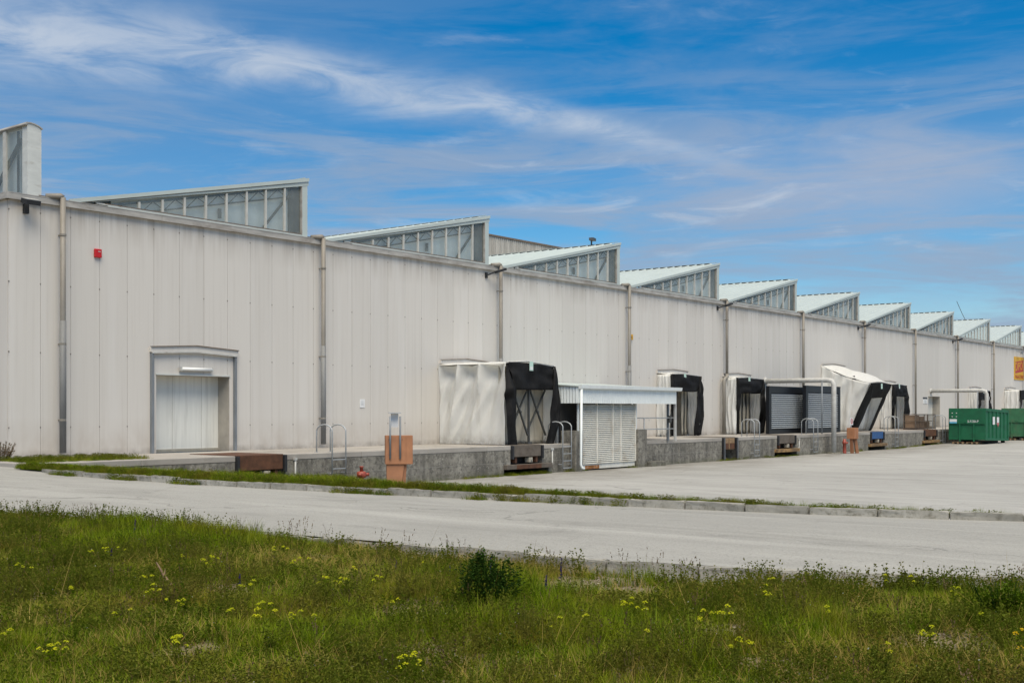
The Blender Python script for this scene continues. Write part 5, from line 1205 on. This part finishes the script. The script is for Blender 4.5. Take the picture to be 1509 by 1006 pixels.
def scatter(name, kind, P, scale, label=None, cat=None, lean=0.12):
    n = len(P)
    if n == 0: return
    me = bpy.data.meshes.new(name); me.vertices.add(n); me.vertices.foreach_set('co', np.asarray(P, np.float32).ravel())
    a = me.attributes.new('scl', 'FLOAT', 'POINT'); a.data.foreach_set('value', np.asarray(scale, np.float32))
    rot = np.stack([RNG.normal(0, lean, n), RNG.normal(0, lean, n), RNG.uniform(0, 6.283, n)], 1).astype(np.float32)
    a = me.attributes.new('rot', 'FLOAT_VECTOR', 'POINT'); a.data.foreach_set('vector', rot.ravel())
    k = len(TUFT[kind].objects); a = me.attributes.new('idx', 'INT', 'POINT'); a.data.foreach_set('value', RNG.integers(0, k, n).astype(np.int32))
    o = link(name, me); tag(o, label, cat, kind='stuff')
    g = bpy.data.node_groups.new(name, 'GeometryNodeTree'); g.interface.new_socket('Geometry', in_out='INPUT', socket_type='NodeSocketGeometry'); g.interface.new_socket('Geometry', in_out='OUTPUT', socket_type='NodeSocketGeometry')
    N = g.nodes.new; L = g.links.new; gi = N('NodeGroupInput'); go = N('NodeGroupOutput')
    ci = N('GeometryNodeCollectionInfo'); ci.inputs['Collection'].default_value = TUFT[kind]; ci.inputs['Separate Children'].default_value = True; ci.inputs['Reset Children'].default_value = True
    ip = N('GeometryNodeInstanceOnPoints'); ip.inputs['Pick Instance'].default_value = True
    def attr(nm, ty):
        q = N('GeometryNodeInputNamedAttribute'); q.data_type = ty; q.inputs['Name'].default_value = nm; return q.outputs['Attribute']
    L(gi.outputs[0], ip.inputs['Points']); L(ci.outputs[0], ip.inputs['Instance']); L(attr('idx', 'INT'), ip.inputs['Instance Index']); L(attr('rot', 'FLOAT_VECTOR'), ip.inputs['Rotation']); L(attr('scl', 'FLOAT'), ip.inputs['Scale'])
    L(ip.outputs[0], go.inputs[0]); m = o.modifiers.new('scatter', 'NODES'); m.node_group = g
    return o
CS, SN = math.cos(R(38)), math.sin(R(38))
def visible(x, y, pad=0.06):
    d = x*CS + y*SN; r_ = (x*SN - y*CS)/np.maximum(d, 0.1); return (d > 5.6) & (np.abs(r_) < 0.434+pad)
def bank_points(n):
    y = RNG.uniform(-1, 22, n); e = interp(EDGE, y); x = e - RNG.uniform(0.02, 9, n); k = visible(x, y); return x[k], y[k]
# explicit bare patches and lush patches come from two noise maps
def ray(px, py, z):
    d = 1742*(2.586-z)/(py-604.7); rx = (px-754.5)/1742*d; return d*CS+rx*SN, d*SN-rx*CS
LUSH = [(130,815,1.6,.16),(60,960,1.0,.16),(200,920,.8,.08),(540,940,.9,.12),(960,960,.8,.20),(1060,985,.6,.16),(1210,900,.9,.16),(1440,985,.7,.18),(1300,860,.8,.10),(700,930,.8,.10),(330,800,1.2,.08),(1480,880,.6,.14),(420,960,.6,.12)]
BARE = [(480,815,1.5,.14),(330,880,.6,.14),(270,965,.5,.18),(1020,938,.5,.22),(1120,985,.4,.2),(1390,955,.6,.2),(840,850,1.2,.14),(930,870,.9,.14),(640,950,.5,.12),(1060,850,1.0,.14),(1270,905,.5,.16),(560,905,.7,.10)]
def bumps(lst, x, y):
    s_ = 0
    for a, b, r_, w in lst:
        cx, cy = ray(a, b, 0.95); s_ = s_ + w*np.exp(-((x-cx)**2+(y-cy)**2)/(r_*0.62)**2)
    return s_
def maps(x, y):
    l, r_ = bumps(LUSH, x, y), bumps(BARE, x, y)
    return fbm(x*0.42+3.1, y*0.42+8.2)+l-r_, fbm(x*0.9+31, y*0.9+2)-r_*0.9, fbm(x*0.35+60, y*0.35+40)+r_*0.8
def grow():
    def take(n, prob, zoff=0.0, bare=True):
        x, y = bank_points(n); a, b, c = maps(x, y); d = interp(EDGE, y)-x; p = prob(a, b, c, d, x, y)*(np.clip(1-bumps(BARE, x, y)*9*(0.35+fbm(x*2.2, y*2.2)), 0.06, 1) if bare else 1); k = RNG.random(len(x)) < p
        return np.stack([x[k], y[k], bank_z(x[k], y[k])+zoff], 1), (a[k], b[k], c[k], d[k])
    lr = lambda v, a, b: np.clip((v-a)/(b-a), 0, 1)
    P, q = take(90000, lambda a, b, c, d, x, y: (0.06+0.94*lr(b, 0.38, 0.52))*lr(d, 0.02, 0.25)*0.9*np.where((y < 10.5) & (d < 0.35), 0.35, 1)); scatter('turf_grass', 'short_grass', P, 0.75+0.5*RNG.random(len(P)), 'short mixed grass covering the foreground bank', 'grass')
    P, q = take(52000, lambda a, b, c, d, x, y: lr(a, 0.45, 0.58)*0.80*np.where(y < 10.5, lr(d, 0.5, 1.3), lr(d, 0.05, 0.5))); scatter('meadow_grass', 'long_grass', P, (0.35+0.65*RNG.random(len(P)))*(0.6+0.62*lr(q[0], 0.47, 0.70)), 'long green grass tufts on the foreground bank', 'grass')
    P, q = take(40000, lambda a, b, c, d, x, y: lr(c, 0.42, 0.56)*0.62+0.08); scatter('dry_grass', 'dry_grass', P, 0.6+0.6*RNG.random(len(P)), 'dry straw-coloured grass among the green on the bank', 'grass')
    P, q = take(40000, lambda a, b, c, d, x, y: lr(1-a, 0.48, 0.62)*0.22+0.02); scatter('low_weeds', 'low_weed', P, 0.6+0.8*RNG.random(len(P)), 'low broad-leaved weeds spread through the bank', 'weeds')
    P, q = take(40000, lambda a, b, c, d, x, y: (lr(1-b, 0.46, 0.62)*0.24+0.02)*np.where((y < 10.5) & (d < 0.35), 0.4, 1)); scatter('fine_herbs', 'fine_herb', P, 0.7+0.7*RNG.random(len(P)), 'fine pale herbs with tiny white flowers on the bank', 'weeds')
    P, q = take(6000, lambda a, b, c, d, x, y: 0.10+0.45*(d < 0.6)*(b > 0.42)*np.where(y < 10.5, 0.45, 1)); scatter('seed_stalks', 'seed_stalk', P, 0.5+0.45*RNG.random(len(P)), 'thin brown seed stalks along the road edge of the bank', 'weeds')
    P, q = take(3000, lambda a, b, c, d, x, y: 0.10+0.25*lr(c, 0.4, 0.6)); scatter('rosette_weeds', 'broad_leaf', P, 0.5+0.8*RNG.random(len(P)), 'broad-leaved rosette weeds dotted through the bank', 'weeds')
    P, q = take(2600, lambda a, b, c, d, x, y: 0.06+0.22*lr(c, 0.42, 0.6)); scatter('dead_stalks', 'dead_stalk', P, 0.5+0.7*RNG.random(len(P)), 'bleached dead stalks leaning in the bank grass', 'grass', 0.3)
    P, q = take(30000, lambda a, b, c, d, x, y: 0.03+0.5*lr(1-b, 0.55, 0.72)+0.25*(d < 0.3)*(y < 11), bare=False); scatter('pebbles', 'pebble', P, 0.3+0.9*RNG.random(len(P))**2, 'small pale stones on bare soil of the bank', 'stones')
    # verge between kerb and dock
    n = 90000; y = RNG.uniform(2, 29, n); kx = interp(KERB, y); x = kx + 0.16 + RNG.uniform(0, 15, n); rb = np.interp(y, [2, 8, 11.5, 14, 18, 22, 25, 27, 29], [0.28, 0.32, 0.5, 0.9, 2.4, 5.0, 8.6, 11.6, 14.2])
    x = np.where(RNG.random(n) < 0.25, kx+0.16+RNG.uniform(0, 0.42, n), x); k = (x < kx+rb) & visible(x, y); x, y = x[k], y[k]; a = fbm(x*0.7+2, y*0.7+5); d = x-interp(KERB, y)
    k = RNG.random(len(x)) < np.where(d < 0.55, np.where(y < 12.5, 0.45+0.55*lr(vnoise(x*0, y*1.3), 0.3, 0.5), 0.9), 0.06+0.40*lr(a, 0.44, 0.56)); x, y = x[k], y[k]; d = x-interp(KERB, y); z = yard_z(x, y)+0.03+0.05*(d < 0.5)
    s_ = (0.55+0.6*RNG.random(len(x)))*np.where(d < 0.6, np.where(y > 13, 0.80, 0.62), 1.05); m = RNG.random(len(x)); P = np.stack([x, y, z], 1)
    scatter('verge_grass', 'short_grass', P[m < 0.72], s_[m < 0.72]*1.15, 'rough grass on the verge between kerb and dock', 'grass'); w = (m >= 0.72) & (m < 0.86); scatter('verge_meadow', 'long_grass', P[w], s_[w]*0.9, 'taller grass tufts on the verge before the dock', 'grass')
    w = (m >= 0.86) & (m < 0.95); scatter('verge_straw', 'dry_grass', P[w], s_[w], 'dry grass on the verge before the dock', 'grass'); w = m >= 0.95; scatter('verge_weeds', 'low_weed', P[w], s_[w]*1.5, 'broad weeds on the verge before the dock', 'weeds')
    # strip along the dry side of the kerb at the right, joints of the kerb, foot of the dock
    pts = []
    for i in range(900):
        y = RNG.uniform(3, 27); c = float(vnoise(y*0.8, 9.0))
        if c > 0.62 and RNG.random() < (0.25 if y < 12 else 0.7): pts.append((float(interp(KERB, y))-0.02-abs(RNG.normal(0, 0.05)), y, 1.0))
    for i in range(700):
        x = RNG.uniform(30, 92); c = float(vnoise(x*0.55, 4.0))
        if 41.0 < x < 46.3: c -= 0.15
        if c > 0.60: pts.append((x, 28.95-abs(RNG.normal(0, 0.10)), float(zg(x))))
    for i in range(260): pts.append((RNG.uniform(36.7, 39.5), RNG.uniform(28.75, 29.4), 0.0))
    for i in range(700):                        # tufts by the building's left end
        pts.append((RNG.uniform(16.9, 20.6), 29.4+RNG.random()*2.2, DOCK+0.0))
    P = np.array(pts); m = RNG.random(len(P)); sc_ = 0.5+0.6*RNG.random(len(P))
    scatter('crack_grass', 'short_grass', P[m < 0.6], sc_[m < 0.6]*1.2, 'grass growing in cracks along kerb and dock foot', 'grass'); scatter('crack_weeds', 'low_weed', P[m >= 0.6], sc_[m >= 0.6]*1.2, 'small weeds growing in cracks along kerb and dock foot', 'weeds')
grow()
def flower_clump(x, y, label, n=9, h=0.24, mat='flower_yellow', spread=0.12, seed=0):
    rr = random.Random(seed); z = float(bank_z(x, y)); S = thing('flower_clump', (x, y, z), label, 'flowers', 'yellow flower clumps on the grass bank')
    st = MB(); lf = MB()
    for k in range(n):
        a = rr.uniform(0, 6.28); r_ = spread*math.sqrt(rr.random()); hh = h*rr.uniform(0.75, 1.1); q = (x+r_*math.cos(a), y+r_*math.sin(a), z+hh)
        st.tube([(x+0.4*r_*math.cos(a), y+0.4*r_*math.sin(a), z-0.02), (x+0.8*r_*math.cos(a), y+0.8*r_*math.sin(a), z+hh*0.6), q], 0.0022, 4, False)
        for j in range(6): t = rr.uniform(0.3, 0.9); leaf(lf, (x+r_*math.cos(a)*t, y+r_*math.sin(a)*t, z+hh*t), (rr.uniform(-1,1), rr.uniform(-1,1), rr.uniform(0,.5)), (0,0,1), 0.03, 0.004)
        b = MB()
        for j in range(18):
            aa = rr.uniform(0, 6.28); r2 = 0.019*math.sqrt(rr.random()); c = Vector((q[0]+r2*math.cos(aa), q[1]+r2*math.sin(aa), q[2]+0.014*(1-(r2/0.019)**2)+rr.uniform(-.003,.003)))
            w = rr.uniform(0.004, 0.0062); t1 = Vector((math.cos(aa), math.sin(aa), rr.uniform(-.3,.3))); t2 = Vector((-math.sin(aa), math.cos(aa), rr.uniform(-.3,.3))); b.add([c+t1*w, c+t2*w, c-t1*w, c-t2*w, c+Vector((0,0,0.005))], [(0,1,4),(1,2,4),(2,3,4),(3,0,4)])
        b.build('flower_head', M[mat], S)
    st.build('stems', M['weed_leaf'], S); lf.build('leaves', M['grass_green'], S)
CL = [(30,836,4,.12),(149,813,5,.16),(177,806,2,.06),(272,818,2,.05),(302,828,6,.14),(212,850,3,.08),(222,874,5,.10),(252,893,4,.10),(362,867,4,.10),(411,801,5,.13),(436,830,4,.14),(400,898,6,.13),(447,906,5,.10),(384,917,3,.07),(88,945,9,.13),(256,941,3,.06),(276,946,4,.09),(487,860,4,.10),(6,928,3,.07),(506,858,4,.06),(552,861,3,.07),(625,819,1,.02),(607,965,8,.11),(816,912,2,.05),(924,881,3,.05),(940,890,6,.12),(1068,903,8,.10),(1033,909,3,.05),(1092,953,7,.09),(954,939,1,.02),(1130,858,3,.08),(1133,878,3,.05),(1361,933,7,.08),(1307,960,2,.03),(1413,866,4,.05),(1342,842,2,.04),(1311,843,2,.04),(520,832,2,.06),(586,880,2,.07),(340,905,2,.05),(180,900,2,.06),(110,862,2,.06),(1220,905,2,.05),(1445,905,2,.04),(870,905,2,.04)]
WHERE = {(607,965): 'bright yellow flower clump low in the grass left of centre', (1361,933): 'dense yellow flower cluster in the grass at lower right', (1092,953): 'round yellow flower cluster beside bare soil right of centre', (1068,903): 'yellow flower cluster above the lower one right of centre', (88,945): 'widest yellow flower clump at the lower left of the grass'}
ordinal = lambda k: '%d%s' % (k, 'th' if 10 < k % 100 < 14 else {1: 'st', 2: 'nd', 3: 'rd'}.get(k % 10, 'th'))
ROWS = {'nearest the road': [q for q in CL if q[1] < 850], 'a third down the grass': [q for q in CL if 850 <= q[1] < 890], 'halfway down the grass': [q for q in CL if 890 <= q[1] < 920], 'lowest in the grass': [q for q in CL if q[1] >= 920]}
for row, qs in ROWS.items():
    for k, q in enumerate(sorted(qs)): WHERE.setdefault(q[:2], '%s yellow flower clump from the left among those %s' % (ordinal(k+1), row))
for i, (a, c, n, sp) in enumerate(CL):
    x, y = ray(a, c, 1.13)
    flower_clump(x, y, WHERE[(a, c)], n, 0.20, 'flower_yellow', sp, i)
def buttercups():
    for i, (a, c) in enumerate(((1497,945),(1506,940),(1505,966))):
        x, y = ray(a, c, 1.12); flower_clump(x, y, ('leftmost', 'uppermost', 'lowest')[i]+' of three tiny orange-yellow flowers at the right edge of the grass', 1, 0.2, 'flower_gold', 0.01, 90+i)
buttercups()
def salvia(px, py, h, label, seed):
    rr = random.Random(seed); x, y = ray(px, py, 0.95); z = float(bank_z(x, y)); S = thing('purple_flower', (x, y, z), label, 'flower', 'purple flower spikes on the grass bank')
    MB().tube([(x, y, z-0.02), (x+0.01, y, z+h*0.5), (x+0.015, y-0.01, z+h)], [0.004, 0.003, 0.0015], 5).build('stem', M['seed_brown'], S)
    b = MB()
    for k in range(60):
        t = rr.uniform(0.45, 1.0); r_ = 0.016*(1.25-t); a = rr.uniform(0, 6.28); leaf(b, (x+0.012*t, y, z+h*t), (math.cos(a), math.sin(a), rr.uniform(0, .8)), (0,0,1), r_*1.8, 0.005)
    b.build('blossoms', M['flower_purple'], S); b = MB()
    for k in range(10): a = rr.uniform(0, 6.28); leaf(b, (x, y, z+h*rr.uniform(0.0, 0.4)), (math.cos(a), math.sin(a), 0.4), (0,0,1), 0.07, 0.012)
    b.build('leaves', M['weed_leaf'], S)
for i, (a, c, h, lb) in enumerate(((198,798,.30,'purple flower spike near the road at the left'), (163,830,.16,'short purple flower spike left of the yellow clumps'), (826,868,.34,'tall purple flower spike right of the dark bush'), (804,878,.22,'shorter purple flower spike right of the dark bush'), (722,880,.36,'purple flower spike rising out of the dark bush'), (662,850,.18,'small purple flower spike left of the dark bush'), (352,878,.18,'small purple flower spike among the yellow clumps'), (583,845,.2,'faint purple flower spike left of the dark bush by the road'))): salvia(a, c, h, lb, i)
def bush(px, py, w, h, n, mat, name, label, cat, seed, ll=(0.02, 0.05), stalks=6):
    rr = random.Random(seed); x, y = ray(px, py, 0.93); z = float(bank_z(x, y)); S = thing(name, (x, y, z), label, cat)
    b = MB(); st = MB()
    for k in range(26):
        a = rr.uniform(0, 6.28); r_ = w*math.sqrt(rr.random()); st.tube([(x+0.2*r_*math.cos(a), y+0.2*r_*math.sin(a), z-0.02), (x+0.8*r_*math.cos(a), y+0.8*r_*math.sin(a), z+h*0.6), (x+r_*math.cos(a), y+r_*math.sin(a), z+h*rr.uniform(0.8, 1.05))], 0.003, 4, False)
    st.build('stems', M['weed_dark'], S)
    for k in range(n):
        a = rr.uniform(0, 6.28); t = rr.random(); rmax = w*(0.45+0.75*math.sin(math.pi*min(1, t*0.75+0.12)))*(0.8+0.9*mnoise.noise((math.cos(a)*1.8, math.sin(a)*1.8, t*2.6+seed))); r_ = rmax*rr.random()**0.4
        p = (x+r_*math.cos(a), y+r_*math.sin(a), z+h*t*(0.85+0.6*mnoise.noise((math.cos(a)*2.2, math.sin(a)*2.2, seed+3.3)))); leaf(b, p, (math.cos(a)+rr.uniform(-.8,.8), math.sin(a)+rr.uniform(-.8,.8), rr.uniform(-.3, 1)), (0.1,0,1), rr.uniform(*ll), rr.uniform(0.006, 0.013))
    b.build('leaves', M[mat], S); b = MB()
    for k in range(stalks): a = rr.uniform(0, 6.28); blade(b, (x+rr.uniform(-w,w)*0.5, y+rr.uniform(-w,w)*0.5, z), a, rr.uniform(0.1, 0.5), h*rr.uniform(0.9, 1.35), 0.0035, 0.15, 4)
    if stalks: b.build('dry_stalks', M['grass_straw'], S)
bush(718, 897, 0.20, 0.44, 2600, 'weed_dark', 'bush', 'dark green bushy plant at the road edge of the grass, centre', 'bush', 1)
bush(1478, 925, 0.24, 0.30, 1500, 'grass_deep', 'bush', 'leafy green bush with dry stalks at the right edge of the grass', 'bush', 2, (0.02, 0.05), 8)
bush(1345, 872, 0.16, 0.18, 700, 'weed_leaf', 'weed', 'low broad weed near the road edge at right', 'weed', 4, (0.03, 0.07), 2)
def corner_bush():
    rr = random.Random(9); x, y, z = 17.2, 31.6, 1.18; S = thing('shrub', (x, y, z), 'small reddish brown shrub at the left corner of the warehouse', 'shrub'); st = MB(); b = MB()
    for k in range(70):
        a = rr.uniform(0, 6.28); r_ = 0.55*math.sqrt(rr.random()); h = rr.uniform(0.25, 0.55); st.tube([(x+0.5*r_*math.cos(a), y+0.5*r_*math.sin(a), z-0.02), (x+r_*math.cos(a), y+r_*math.sin(a), z+h)], 0.004, 4, False)
        for j in range(14): t = rr.uniform(0.3, 1); leaf(b, (x+r_*(0.5+0.5*t)*math.cos(a), y+r_*(0.5+0.5*t)*math.sin(a), z+h*t), (rr.uniform(-1,1), rr.uniform(-1,1), rr.uniform(-.2,1)), (0.1,0,1), 0.05, 0.014)
    st.build('stems', M['seed_brown'], S); b.build('leaves', M['seed_brown'], S)
corner_bush()
def stick():
    x, y = ray(256, 868, 0.97); z = float(bank_z(x, y)); S = thing('dead_stick', (x, y, z), 'short weathered brown stick leaning in the grass at left', 'stick')
    MB().tube([(x, y, z+0.02), (x-0.05, y+0.07, z+0.13), (x-0.10, y+0.12, z+0.26)], [0.018, 0.014, 0.006], 6).build('wood', M['wood'], S)
    MB().tube([(x-0.05, y+0.07, z+0.13), (x-0.02, y+0.10, z+0.20)], [0.007, 0.003], 5).build('twig', M['wood'], S)
stick()
